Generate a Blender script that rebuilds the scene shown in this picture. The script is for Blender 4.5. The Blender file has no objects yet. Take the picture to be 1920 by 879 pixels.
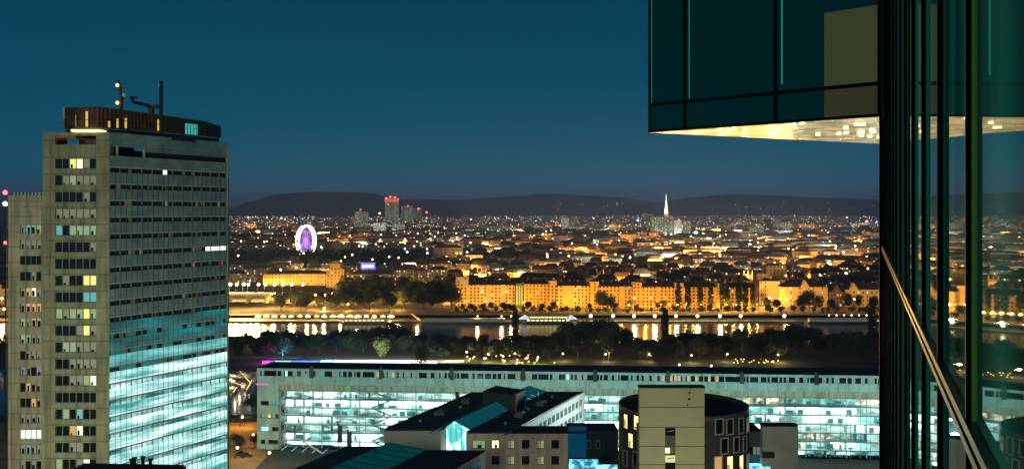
import bpy, math, random
from mathutils import Vector
random.seed(7)
sc = bpy.context.scene
COL = sc.collection
R = math.radians
# ------------------------------------------------------------------ camera, sky, weak fill sun, exposure
F, CX, HY, HC = 1800.0, 960.0, 396.0, 100.0
cam = bpy.data.objects.new('camera', bpy.data.cameras.new('camera')); COL.objects.link(cam)
cam.location = (0, 0, HC); cam.rotation_euler = (R(90), 0, 0)
cam.data.sensor_width = 36; cam.data.lens = 36 * F / 1920; cam.data.shift_y = -(439.5 - HY) / 1920
cam.data.clip_start = 0.1; cam.data.clip_end = 60000
sc.camera = cam
w = bpy.data.worlds.new('World'); sc.world = w; w.use_nodes = True
wt = w.node_tree; bgn = wt.nodes['Background']
tc = wt.nodes.new('ShaderNodeTexCoord'); sx = wt.nodes.new('ShaderNodeSeparateXYZ'); rp = wt.nodes.new('ShaderNodeValToRGB')
wt.links.new(tc.outputs['Generated'], sx.inputs[0]); wt.links.new(sx.outputs[2], rp.inputs[0])
e = rp.color_ramp.elements
e[0].position = 0.0; e[0].color = (.055, .095, .170, 1)
e[1].position = 1.0; e[1].color = (.002, .010, .030, 1)
for p_, c_ in ((.012, (.040, .095, .168, 1)), (.035, (.008, .098, .162, 1)), (.085, (.000, .080, .140, 1)), (.17, (.0, .058, .112, 1)), (.24, (.0, .043, .092, 1)), (.5, (.002, .018, .05, 1))):
    q_ = e.new(p_); q_.color = c_
sky = wt.nodes.new('ShaderNodeTexSky'); sky.sky_type = 'NISHITA'; sky.sun_disc = False
sky.sun_elevation = R(-6); sky.sun_rotation = R(200)
mx = wt.nodes.new('ShaderNodeMixRGB'); mx.blend_type = 'ADD'; mx.inputs[0].default_value = .05
wt.links.new(rp.outputs[0], mx.inputs[1]); wt.links.new(sky.outputs[0], mx.inputs[2]); wt.links.new(mx.outputs[0], bgn.inputs[0])
bgn.inputs[1].default_value = 1.0
sun = bpy.data.objects.new('moon_light', bpy.data.lights.new('moon_light', 'SUN')); COL.objects.link(sun)  # added fill sun for city glow as well as moonlight
sun.data.energy = 0.40; sun.data.angle = R(12); sun.data.color = (1, .98, .66)  # added warm fill standing for city glow and moonlight
sun.rotation_euler = Vector((.22, .95, -.22)).to_track_quat('-Z', 'Y').to_euler()
sc.view_settings.view_transform = 'Standard'; sc.view_settings.look = 'None'
sc.view_settings.exposure = 0; sc.view_settings.gamma = 1
cy = sc.cycles
cy.use_denoising = True; cy.max_bounces = 5; cy.diffuse_bounces = 2; cy.glossy_bounces = 3; cy.transmission_bounces = 4
cy.sample_clamp_indirect = 6; cy.sample_clamp_direct = 0; cy.caustics_reflective = False; cy.caustics_refractive = False

# ------------------------------------------------------------------ helpers
def P(x, y, D):
    return Vector(((x - CX) / F * D, D, HC - (y - HY) / F * D))
def XD(x, D): return (x - CX) / F * D
def ZD(y, D): return HC - (y - HY) / F * D

class MB:
    def __init__(s): s.v = []; s.f = []; s.m = []; s.uv = []
    def poly(s, pts, m=0, uv=None):
        b = len(s.v); s.v += [tuple(p) for p in pts]; s.f.append(tuple(range(b, b + len(pts)))); s.m.append(m)
        s.uv.append(uv or [(0, 0)] * len(pts))
    def hexa(s, c, m=0, mt=None):           # c: 8 corners, bottom ccw 0-3, top 4-7
        for k, (a, b_, c_, d) in enumerate(((0, 1, 5, 4), (1, 2, 6, 5), (2, 3, 7, 6), (3, 0, 4, 7), (4, 5, 6, 7), (3, 2, 1, 0))):
            s.poly([c[a], c[b_], c[c_], c[d]], mt if (mt is not None and k == 4) else m)
    def box(s, x0, x1, y0, y1, z0, z1, m=0, mt=None):
        s.hexa([(x0, y0, z0), (x1, y0, z0), (x1, y1, z0), (x0, y1, z0), (x0, y0, z1), (x1, y0, z1), (x1, y1, z1), (x0, y1, z1)], m, mt)
    def ob(s, fr, s0, s1, t0, t1, z0, z1, m=0, mt=None):   # box in a frame (O, d, n): along d, outward along n
        O, d, n = fr
        def q(a, b, z): return (O[0] + d[0] * a + n[0] * b, O[1] + d[1] * a + n[1] * b, z)
        s.hexa([q(s0, t1, z0), q(s1, t1, z0), q(s1, t0, z0), q(s0, t0, z0), q(s0, t1, z1), q(s1, t1, z1), q(s1, t0, z1), q(s0, t0, z1)], m, mt)
    def prism(s, poly, z0, z1, m=0, mt=None, k=0, tops=None):
        n = len(poly); u = k * 500.0 + 7
        T = tops or [z1] * n
        for i in range(n):
            a, b = poly[i], poly[(i + 1) % n]; L = math.dist(a, b); j = (i + 1) % n
            s.poly([(a[0], a[1], z0), (b[0], b[1], z0), (b[0], b[1], T[j]), (a[0], a[1], T[i])], m, [(u, 0), (u + L, 0), (u + L, T[j] - z0), (u, T[i] - z0)]); u += L + 3
        s.poly([(p[0], p[1], T[i]) for i, p in enumerate(poly)], m if mt is None else mt)
    def tube(s, a, b, r, n=8, m=0, r2=None):
        a = Vector(a); b = Vector(b); r2 = r if r2 is None else r2
        z = (b - a).normalized(); x = z.orthogonal().normalized(); y = z.cross(x)
        A = [a + (x * math.cos(t) + y * math.sin(t)) * r for t in [2 * math.pi * i / n for i in range(n)]]
        B = [b + (x * math.cos(t) + y * math.sin(t)) * r2 for t in [2 * math.pi * i / n for i in range(n)]]
        for i in range(n): s.poly([A[i], A[(i + 1) % n], B[(i + 1) % n], B[i]], m)
        s.poly(B, m); s.poly(A[::-1], m)
    def ball(s, c, r, m=0, n=8, k=5, sz=1):
        c = Vector(c)
        def q(i, j):
            th = math.pi * j / k; ph = 2 * math.pi * i / n
            return c + Vector((math.sin(th) * math.cos(ph) * r, math.sin(th) * math.sin(ph) * r, math.cos(th) * r * sz))
        for j in range(k):
            for i in range(n):
                if j == 0: s.poly([q(0, 0), q(i, 1), q(i + 1, 1)], m)
                elif j == k - 1: s.poly([q(i, j), q(0, k), q(i + 1, j)], m)
                else: s.poly([q(i, j), q(i, j + 1), q(i + 1, j + 1), q(i + 1, j)], m)
    def mesh(s, name, mats):
        me = bpy.data.meshes.new(name); me.from_pydata(s.v, [], s.f)
        for mm in (mats if isinstance(mats, (list, tuple)) else [mats]): me.materials.append(mm)
        me.polygons.foreach_set('material_index', s.m)
        ul = me.uv_layers.new(name='UVMap'); fl = [c for f in s.uv for p in f for c in p]; ul.data.foreach_set('uv', fl)
        me.update(); return me
    def build(s, name, mats, parent=None, label=None, cat=None, group=None, kind=None, origin=None):
        if origin is not None:
            o = Vector(origin); s.v = [tuple(Vector(p) - o) for p in s.v]
        ob = bpy.data.objects.new(name, s.mesh(name, mats)); COL.objects.link(ob)
        if origin is not None: ob.location = origin
        if parent: ob.parent = parent
        return tag(ob, label, cat, group, kind)
def tag(o, label=None, cat=None, group=None, kind=None):
    if label: o['label'] = label
    if cat: o['category'] = cat
    if group: o['group'] = group
    if kind: o['kind'] = kind
    return o
def empty(name, loc, label, cat, group=None, rz=0):
    o = bpy.data.objects.new(name, None); COL.objects.link(o); o.location = loc; o.rotation_euler = (0, 0, rz)
    o.empty_display_size = .1
    return tag(o, label, cat, group)
def rel(o, mb):       # shift a mesh builder written in world space into o's local space
    l = o.location; mb.v = [(p[0] - l[0], p[1] - l[1], p[2] - l[2]) for p in mb.v]; return mb
def copy_tree(o, parent=None):
    c = o.copy(); COL.objects.link(c)
    if parent: c.parent = parent
    for ch in list(KIDS.get(o.name, [])):
        d = copy_tree(ch, c)
        KIDS.setdefault(c.name, []).append(d)
    return c
KIDS = {}
def kids(o):
    KIDS[o.name] = [c for c in bpy.data.objects if c.parent == o]
    for c in KIDS[o.name]: kids(c)

def M(name, col, rough=.8, metal=0, emit=None, es=0, samp=True, noise=0, nscale=.3, spec=.5, bump=0, bscale=1.0):
    m = bpy.data.materials.new(name); m.use_nodes = True; t = m.node_tree; b = t.nodes['Principled BSDF']
    b.inputs['Base Color'].default_value = (*col, 1); b.inputs['Roughness'].default_value = rough; b.inputs['Metallic'].default_value = metal
    b.inputs['Specular IOR Level'].default_value = spec
    if emit: b.inputs['Emission Color'].default_value = (*emit, 1); b.inputs['Emission Strength'].default_value = es
    if noise or bump:
        g = t.nodes.new('ShaderNodeNewGeometry'); n = t.nodes.new('ShaderNodeTexNoise'); n.inputs['Scale'].default_value = nscale; n.inputs['Detail'].default_value = 6
        t.links.new(g.outputs['Position'], n.inputs['Vector'])
        if noise:
            r = t.nodes.new('ShaderNodeValToRGB'); r.color_ramp.elements[0].position = .3; r.color_ramp.elements[1].position = .7
            r.color_ramp.elements[0].color = (*[c * (1 - noise) for c in col], 1); r.color_ramp.elements[1].color = (*[min(1, c * (1 + noise)) for c in col], 1)
            t.links.new(n.outputs[0], r.inputs[0]); t.links.new(r.outputs[0], b.inputs['Base Color'])
        if bump:
            n2 = t.nodes.new('ShaderNodeTexNoise'); n2.inputs['Scale'].default_value = bscale; n2.inputs['Detail'].default_value = 4
            t.links.new(g.outputs['Position'], n2.inputs['Vector'])
            u = t.nodes.new('ShaderNodeBump'); u.inputs['Strength'].default_value = bump; u.inputs['Distance'].default_value = .5
            t.links.new(n2.outputs[0], u.inputs['Height']); t.links.new(u.outputs[0], b.inputs['Normal'])
    if not samp: m.cycles.emission_sampling = 'NONE'
    return m

class NG:     # tiny node-graph helper
    def __init__(s, m): s.t = m.node_tree
    def n(s, typ, **kw):
        x = s.t.nodes.new(typ)
        for k, v in kw.items(): setattr(x, k, v)
        return x
    def l(s, a, b): s.t.links.new(a, b)
    def math(s, op, a, b=None, c=None):
        x = s.t.nodes.new('ShaderNodeMath'); x.operation = op
        for i, v in enumerate((a, b, c)):
            if v is None: continue
            if isinstance(v, (int, float)): x.inputs[i].default_value = v
            else: s.t.links.new(v, x.inputs[i])
        return x.outputs[0]
    def ramp(s, fac, stops, const=False):
        r = s.t.nodes.new('ShaderNodeValToRGB'); r.color_ramp.interpolation = 'CONSTANT' if const else 'LINEAR'
        el = r.color_ramp.elements; el[0].position = stops[0][0]; el[0].color = (*stops[0][1], 1); el[1].position = stops[-1][0]; el[1].color = (*stops[-1][1], 1)
        for p_, c_ in stops[1:-1]: q = el.new(p_); q.color = (*c_, 1)
        s.t.links.new(fac, r.inputs[0]); return r.outputs[0]

WARM = [(0, (1, .42, .06)), (.35, (1, .60, .18)), (.6, (1, .78, .40)), (.78, (.85, .95, .9)), (.88, (.55, .95, .75)), (.95, (.35, .6, 1)), (.985, (1, .25, .15))]
def facade(name, walls, cu=3.2, cv=3.3, lit=.2, es=1.4, ramp=WARM, wu=(.25, .75), wv=(.3, .82), wallmix=None):
    """wall with rows of windows, some of them lit: cells of the wall's own uv (metres)"""
    m = bpy.data.materials.new(name); m.use_nodes = True; g = NG(m); b = m.node_tree.nodes['Principled BSDF']
    uv = g.n('ShaderNodeUVMap'); uv.uv_map = 'UVMap'; s = g.n('ShaderNodeSeparateXYZ'); g.l(uv.outputs[0], s.inputs[0])
    U = g.math('DIVIDE', s.outputs[0], cu); V = g.math('DIVIDE', s.outputs[1], cv)
    fu = g.math('FRACT', U); fv = g.math('FRACT', V); iu = g.math('FLOOR', U); iv = g.math('FLOOR', V)
    wcn = g.n('ShaderNodeTexWhiteNoise', noise_dimensions='1D'); g.l(iu, wcn.inputs['W'])
    mask = g.math('MULTIPLY', g.math('MULTIPLY', g.math('GREATER_THAN', fu, wu[0]), g.math('LESS_THAN', fu, wu[1])), g.math('MULTIPLY', g.math('GREATER_THAN', fv, wv[0]), g.math('LESS_THAN', fv, wv[1])))
    if cu > 2: mask = g.math('MULTIPLY', mask, g.math('GREATER_THAN', wcn.outputs['Value'], .13))
    c = g.n('ShaderNodeCombineXYZ'); g.l(iu, c.inputs[0]); g.l(iv, c.inputs[1])
    wn = g.n('ShaderNodeTexWhiteNoise', noise_dimensions='2D'); g.l(c.outputs[0], wn.inputs['Vector'])
    k = g.math('FLOOR', g.math('DIVIDE', s.outputs[0], 500.0))
    wk = g.n('ShaderNodeTexWhiteNoise', noise_dimensions='1D'); g.l(g.math('ADD', k, .37), wk.inputs['W'])
    thr = g.math('MULTIPLY', g.math('ADD', wk.outputs['Value'], .35), lit)
    on = g.math('MULTIPLY', g.math('LESS_THAN', wn.outputs['Value'], thr), mask)
    sp = g.n('ShaderNodeSeparateXYZ'); g.l(wn.outputs['Color'], sp.inputs[0])
    ec = g.ramp(sp.outputs[1], ramp)
    est = g.math('MULTIPLY', g.math('MULTIPLY', on, g.math('ADD', g.math('POWER', sp.outputs[2], 3.0), .18)), es)
    wc = g.ramp(wk.outputs['Value'], walls, True)
    ge = g.n('ShaderNodeNewGeometry'); no = g.n('ShaderNodeTexNoise'); no.inputs['Scale'].default_value = .12; g.l(ge.outputs['Position'], no.inputs['Vector'])
    mxd = g.n('ShaderNodeMixRGB', blend_type='MULTIPLY'); mxd.inputs[0].default_value = .5; g.l(wc, mxd.inputs[1]); g.l(no.outputs[0], mxd.inputs[2])
    mixc = g.n('ShaderNodeMixRGB'); g.l(mask, mixc.inputs[0]); g.l(mxd.outputs[0], mixc.inputs[1]); mixc.inputs[2].default_value = (.02, .022, .025, 1)
    g.l(mixc.outputs[0], b.inputs['Base Color']); b.inputs['Roughness'].default_value = .75
    g.l(ec, b.inputs['Emission Color']); g.l(est, b.inputs['Emission Strength'])
    m.cycles.emission_sampling = 'NONE'
    return m

def glow_panel(name, c0, c1, s0, s1, scale=(.12, .12, .5), thr=.5, wid=.2, rough=.3, base=(.1, .12, .12), samp=True, detail=4):
    """lit interior seen through office glass: bright ceilings and dim furniture, or the reflection painted on the tower side"""
    m = bpy.data.materials.new(name); m.use_nodes = True; g = NG(m); b = m.node_tree.nodes['Principled BSDF']
    ge = g.n('ShaderNodeNewGeometry'); mp = g.n('ShaderNodeMapping'); mp.inputs['Scale'].default_value = scale; g.l(ge.outputs['Position'], mp.inputs[0])
    no = g.n('ShaderNodeTexNoise'); no.inputs['Scale'].default_value = 1; no.inputs['Detail'].default_value = detail; g.l(mp.outputs[0], no.inputs['Vector'])
    f = g.ramp(no.outputs[0], [(thr - wid, (0, 0, 0)), (thr + wid, (1, 1, 1))])
    mc = g.n('ShaderNodeMixRGB'); g.l(f, mc.inputs[0]); mc.inputs[1].default_value = (*c0, 1); mc.inputs[2].default_value = (*c1, 1)
    g.l(mc.outputs[0], b.inputs['Emission Color'])
    fs = g.n('ShaderNodeSeparateXYZ'); g.l(f, fs.inputs[0])
    g.l(g.math('ADD', g.math('MULTIPLY', fs.outputs[0], s1 - s0), s0), b.inputs['Emission Strength'])
    b.inputs['Base Color'].default_value = (*base, 1); b.inputs['Roughness'].default_value = rough
    if not samp: m.cycles.emission_sampling = 'NONE'
    return m

conc = M('olive_concrete', (.33, .36, .25), .85, noise=.22, nscale=.25)
conc_l = M('pale_concrete', (.50, .50, .36), .85, noise=.12, nscale=.2)
grey = M('grey_cladding', (.22, .26, .24), .5, noise=.15, nscale=.4)
dark = M('dark_metal', (.02, .02, .022), .5)
blackroof = M('black_roofing', (.014, .022, .025), .9, noise=.4, nscale=.5)
greenroof = M('teal_roofing', (.012, .035, .035), .7, noise=.5, nscale=.3)
def stains(m, sc_=(.8, .8, .07), dark_=.62, jz=None, jx=None):
    """rain streaks and panel joints worked into a wall's own colour"""
    g = NG(m); b = m.node_tree.nodes['Principled BSDF']; src = b.inputs['Base Color'].links[0].from_socket
    ge = g.n('ShaderNodeNewGeometry'); mp = g.n('ShaderNodeMapping'); mp.inputs['Scale'].default_value = sc_; g.l(ge.outputs['Position'], mp.inputs[0])
    no = g.n('ShaderNodeTexNoise'); no.inputs['Scale'].default_value = 1; no.inputs['Detail'].default_value = 5; g.l(mp.outputs[0], no.inputs['Vector'])
    f = g.ramp(no.outputs[0], [(.36, (dark_,) * 3), (.56, (1, 1, 1))])
    if jz:
        s = g.n('ShaderNodeSeparateXYZ'); g.l(ge.outputs['Position'], s.inputs[0])
        l_ = g.math('GREATER_THAN', g.math('FRACT', g.math('DIVIDE', s.outputs[2], jz)), .93)
        x_ = g.math('GREATER_THAN', g.math('FRACT', g.math('DIVIDE', s.outputs[0], jx)), .94)
        k_ = g.math('SUBTRACT', 1.0, g.math('MULTIPLY', g.math('MAXIMUM', l_, x_), .35))
        m2 = g.n('ShaderNodeMixRGB', blend_type='MULTIPLY'); m2.inputs[0].default_value = 1; g.l(f, m2.inputs[1]); g.l(k_, m2.inputs[2]); f = m2.outputs[0]
    m1 = g.n('ShaderNodeMixRGB', blend_type='MULTIPLY'); m1.inputs[0].default_value = 1; g.l(src, m1.inputs[1]); g.l(f, m1.inputs[2]); g.l(m1.outputs[0], b.inputs['Base Color'])
    return m
stains(conc, jz=3.48, jx=3.1); stains(conc_l, jz=3.3, jx=3.3)
white = M('white_render', (.72, .74, .70), .7, noise=.06, nscale=.3)
beige = M('beige_render', (.52, .44, .34), .8, noise=.07, nscale=.3)
stains(beige, dark_=.75); stains(white, dark_=.8)
glass_d = M('dark_window_glass', (.010, .016, .018), .12, spec=.8)
steel = M('brushed_steel', (.4, .42, .42), .35, metal=1)
brown = M('brown_cladding', (.12, .06, .03), .7, noise=.5, nscale=.8)
leaf = M('leaf_green', (.035, .055, .02), .9, noise=.5, nscale=.4)
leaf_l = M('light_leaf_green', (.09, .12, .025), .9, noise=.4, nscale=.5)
leaf_d = M('dark_leaf_green', (.016, .026, .014), .9, noise=.5, nscale=.3)
bark = M('bark', (.06, .045, .03), .95)
def E(name, c, s, samp=False): return M(name, (.3, .3, .3), .5, emit=c, es=s, samp=samp)
L_yel = E('window_yellow', (.95, .85, .18), 1.0); L_cre = E('window_cream', (1, .93, .6), 1.3)
L_grn = E('window_green', (.30, .50, .22), .55); L_dim = E('window_dim', (.16, .19, .10), .5)
L_teal = E('window_teal', (.05, .6, .6), .55); L_amb = E('window_amber', (.9, .45, .10), .6); L_wht = E('window_white', (.85, 1, .9), 1.6)
L_warm = E('window_warm', (1, .75, .32), 1.4); L_pur = E('window_violet', (.35, .2, .5), .4); L_cyan = E('window_cyan', (.25, .95, .95), 1.5)
lampw = E('lamp_white', (1, .88, .62), 22); lampo = E('lamp_orange', (1, .55, .12), 14); lampr = E('lamp_red', (1, .06, .05), 7); lampc = E('lamp_cyan', (.4, .9, 1), 10)
PANES = [glass_d, L_yel, L_cre, L_grn, L_dim, L_teal, L_amb, L_wht, L_pur]

# ------------------------------------------------------------------ ground, water, far hills
gm = M('dark_ground', (.045, .045, .035), .95, noise=.5, nscale=.03)
mb = MB(); mb.box(-3000, 3000, -300, 716, 0, 2, 0); mb.build('ground', gm, kind='structure')
mb = MB(); mb.box(-16000, 16000, 889, 26000, -3, 4, 0); mb.build('far_ground', gm, kind='structure')
wm = bpy.data.materials.new('river_water'); wm.use_nodes = True; g = NG(wm); b = wm.node_tree.nodes['Principled BSDF']
b.inputs['Base Color'].default_value = (.02, .025, .03, 1); b.inputs['Roughness'].default_value = .20; b.inputs['IOR'].default_value = 1.6
ge = g.n('ShaderNodeNewGeometry'); mp = g.n('ShaderNodeMapping'); mp.inputs['Scale'].default_value = (.10, .35, 1); g.l(ge.outputs['Position'], mp.inputs[0])
no = g.n('ShaderNodeTexNoise'); no.inputs['Scale'].default_value = 1; no.inputs['Detail'].default_value = 3; g.l(mp.outputs[0], no.inputs['Vector'])
bu = g.n('ShaderNodeBump'); bu.inputs['Strength'].default_value = .25; bu.inputs['Distance'].default_value = .10; g.l(no.outputs[0], bu.inputs['Height']); g.l(bu.outputs[0], b.inputs['Normal'])
mb = MB(); mb.poly([(-3000, 700, .5), (3000, 700, .5), (3000, 892, .5), (-3000, 892, .5)]); mb.build('river_water', wm, kind='structure')
sand = M('sandy_ground', (.34, .22, .10), .95, noise=.35, nscale=.12)
asph = M('asphalt', (.05, .05, .05), .85, noise=.3, nscale=.2)
bank = M('bank_stone', (.15, .13, .10), .9, noise=.3, nscale=.3)
mb = MB(); mb.box(-260, -98, 330, 446, 1.9, 2.05, 0); mb.build('sandy_yard_ground', sand, kind='structure')
mb = MB(); mb.poly([(-420, 462, 2.08), (-112, 462, 2.08), (-112, 585, 2.08), (-420, 600, 2.08)]); mb.build('marina_water', wm, kind='structure')
mb = MB(); mb.box(-500, 700, 858, 889.5, -.5, 1.4, 0); mb.box(-500, 700, 889, 890.2, 1, 4.9, 0); mb.box(-500, 700, 858, 858.5, 1.4, 1.9, 0); mb.box(-500, 700, 893, 906, 3.9, 4.25, 0); mb.build('promenade_path', bank, kind='structure')
mb = MB(); mb.box(-1200, 1300, 908, 922, 3.9, 4.27, 0)
for i in range(120): mb.box(-900 + i * 15, -893 + i * 15, 914.8, 915.1, 4.27, 4.275, 1)
mb.build('riverside_road', [asph, white], kind='structure')
hm = M('hill_forest', (.014, .024, .040), 1, noise=.25, nscale=.002)
def ridge(name, D, pts, depth):
    mb = MB(); rr = random.Random(D)
    xs = [pts[0][0] + (pts[-1][0] - pts[0][0]) * i / 140 for i in range(141)]
    prof = []
    for x in xs:
        for a, b in zip(pts, pts[1:]):
            if a[0] <= x <= b[0]:
                t = (x - a[0]) / (b[0] - a[0]); t = t * t * (3 - 2 * t) * .5 + t * .5; y = a[1] + (b[1] - a[1]) * t; break
        prof.append((x, y + rr.uniform(-.35, .35)))
    rows = []
    for (fd, fh) in ((-.5, 0), (-.3, .38), (-.12, .8), (0, 1), (.2, .8), (.6, 0)):
        rows.append([((x - CX) / F * D, D + fd * depth, 4 + max(0, (ZD(y, D) - 4)) * fh + (rr.uniform(-6, 6) if 0 < fh < 1 else 0)) for x, y in prof])
    for r0, r1 in zip(rows, rows[1:]):
        for i in range(140): mb.poly([r0[i], r0[i + 1], r1[i + 1], r1[i]])
    mb.build(name, hm, kind='structure')
ridge('hill', 11500, [(380, 398), (432, 391), (470, 377), (520, 364), (580, 360), (680, 361), (730, 368), (790, 384), (860, 397)], 3000)
ridge('hill', 14500, [(660, 392), (760, 374), (860, 375), (950, 369), (1030, 363), (1100, 366), (1160, 370), (1220, 378), (1290, 392)], 3000)
ridge('hill', 11000, [(1130, 396), (1210, 384), (1290, 371), (1370, 364), (1450, 366), (1540, 371), (1640, 374), (1760, 378), (1900, 384), (2050, 398)], 3000)
ridge('hill', 12500, [(-700, 398), (-300, 384), (0, 388), (100, 390), (300, 392), (400, 398)], 2500)

# ------------------------------------------------------------------ the twin-slab office tower at the left
D0 = 200.0
TW = empty('office_tower', (XD(203, D0), D0, 2), 'tall concrete office tower with painted-reflection glass side, roof masts and dim windows', 'tower')
def tp(mb, name, mats, label=None, par=TW): 
    o = rel(TW, mb).build(name, mats, par); 
    if label: o['label'] = label
    return o
nf = (0.03, -1.0); df = (1.0, .0)
A = (Vector((XD(80, D0), D0, 0)), (1, 0), (0, -1))          # front face frame; s to the right, n towards the camera
WF = XD(205, D0) - XD(80, D0)
dr = Vector((.463, .886)).normalized(); nr = (dr[1], -dr[0])
B = (Vector((XD(205, D0), D0, 0)), (dr[0], dr[1]), nr)      # right face frame
WR = 34.3
TOP = ZD(248, D0)
rowz = [ZD(307 + 31.3 * i, D0) for i in range(20)]
mb = MB()
s_a, s_b = XD(103, D0) - XD(80, D0), XD(180, D0) - XD(80, D0)
mb.ob(A, 0, s_a, -2.2, 0, 2, TOP)                 # left pier
mb.ob(A, s_b, WF - .01, -2.2, 0, 2, TOP)          # right pier
mb.ob(A, s_a, s_b, -2.2, -.02, TOP - .7, TOP - .05)
zt = rowz[0] + 3.1
prev = zt + .1
for z in rowz:
    mb.ob(A, s_a, s_b, -2, -.08, z + 1.05, prev); prev = z - 1.05
mb.ob(A, s_a, s_b, -2, -.08, 2, prev)
mb.ob(A, s_b + .9, s_b + 1.05, .0, .03, 2, TOP - .1)   # panel joint ridge
tp(mb, 'front_wall', conc)
mb = MB()                                            # core body behind the faces
q = lambda fr, s, t: (fr[0][0] + fr[1][0] * s + fr[2][0] * t, fr[0][1] + fr[1][1] * s + fr[2][1] * t)
c0 = q(A, .3, -1.9); c1 = q(A, WF - .6, -1.9); c2 = q(B, WR - .3, -.9); c3 = (c2[0] - 14.6, c2[1] + 1)
mb.prism([c0, c1, c2, c3], 2, rowz[0] + 1.6, 0)
back = [q(A, 0, -2.2), q(B, WR, -.02), (q(B, WR, 0)[0] - 15.2, q(B, WR, 0)[1] + 1)]
tp(mb, 'core', dark)
mb = MB()                                             # far-side walls
a0 = q(B, WR, 0); a1 = (a0[0] - 15, a0[1] + 1.2); a2 = q(A, 0, -2.2)
def wall2(mb, a, b, th, z0, z1):
    d = Vector((b[0] - a[0], b[1] - a[1])); L = d.length; d /= L
    mb.ob((Vector((a[0], a[1], 0)), (d[0], d[1]), (d[1], -d[0])), 0, L, -th, 0, z0, z1)
wall2(mb, a0, a1, .5, 2, TOP - 2.5); wall2(mb, a1, a2, .5, 2, TOP - 2.5)
tp(mb, 'rear_wall', conc)
# windows of the front face, one ribbon of panes per storey
rr = random.Random(3)
spec = {0: [0, 0, 1, 2, 4, 0], 1: [0, 4, 3, 4, 4, 4], 2: [0, 0, 0, 0, 4, 0], 3: [4, 4, 4, 4, 4, 4], 4: [5, 0, 3, 3, 3, 3], 5: [0, 0, 0, 0, 0, 4], 6: [0, 0, 0, 0, 0, 0],
        7: [0, 4, 0, 0, 1, 1], 8: [0, 0, 0, 0, 5, 5], 9: [3, 4, 3, 3, 1, 3], 10: [0, 0, 0, 4, 1, 4], 11: [0, 3, 3, 4, 4, 4], 12: [0, 0, 4, 4, 4, 4], 13: [0, 0, 4, 4, 3, 2],
        14: [0] * 6, 15: [0, 3, 0, 5, 0, 0], 16: [0, 0, 6, 2, 0, 0], 17: [0, 0, 4, 4, 0, 0], 18: [3, 0, 0, 4, 2, 0]}
for i, z in enumerate(rowz):
    mb = MB(); cols = spec.get(i, [0] * 6); n = 6; pw = (s_b - s_a) / n
    for k in range(n):
        a = s_a + k * pw
        mb.ob(A, a + .08, a + pw - .08, -.60, -.5, z - .98, z + .98, cols[k])
        if cols[k] and rr.random() < .6:
            mb.ob(A, a + .2, a + pw * rr.uniform(.3, .6), -.48, -.46, z - .9, z - rr.uniform(-.1, .5), 0)
    for k in range(n + 1): mb.ob(A, s_a + k * pw - .07, s_a + k * pw + .07, -.52, -.28, z - 1.04, z + 1.04, 9)
    mb.ob(A, s_a, s_b, -.6, -.25, z - 1.04, z - .95, 9)
    tp(mb, 'window', PANES + [grey])
# open crown loggia
mb = MB()
mb.ob(A, s_a, s_b, -6, -.1, zt - .5, zt + .9, 0)
mb.ob(A, s_a + 3.6, s_b, -6, -3, zt + .9, TOP - 1.0, 1)
mb.ob(A, s_a + .0, s_a + .3, -5, -.3, zt + .9, TOP - .75, 1)
mb.ob(A, s_a, s_b, -.5, -.3, zt + 1.9, zt + 2.05, 1)
mb.ob(A, s_a, s_a + 4.3, -.6, -.2, TOP - 1.25, TOP - .75, 2)
mb.ob(A, s_a + 6.4, s_b - .1, -.6, -.3, zt + .95, TOP - 1.4, 1)
tp(mb, 'roof_loggia', [conc, brown, M('orange_beam', (.5, .12, .05), .6)])
# right face: ribbons and spandrels, a bright neighbour's reflection painted as emission
spand = glow_panel('lower_reflection_spandrel', (.10, .66, .64), (.88, 1, .97), .55, 1.7, (.05, .10, .62), .52, .20, base=(.05, .09, .09), samp=False)
ribl = glow_panel('lower_reflection_ribbon', (0, .36, .36), (.75, 1, .95), .30, 1.3, (.08, .16, .62), .54, .20, base=(.02, .05, .05), samp=False)
mid_s = glow_panel('mid_reflection_spandrel', (.02, .22, .22), (0, .55, .58), .10, .40, (.05, .09, .35), .5, .2, base=(.08, .12, .12), samp=False)
city_r = facade('glass_reflection_ribbon', [(0, (.01, .018, .018)), (.5, (.012, .02, .022))], 1.0, 3.48, .08, .22, wu=(.1, .9), wv=(.0, 1.0))  # faint emissive cells painted as streaks of city reflection
mb = MB(); mb2 = MB()
nrow = 21; zr = [ZD(286, D0) + 0.0 - 3.48 * i for i in range(nrow)]   # ribbon centres
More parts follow.
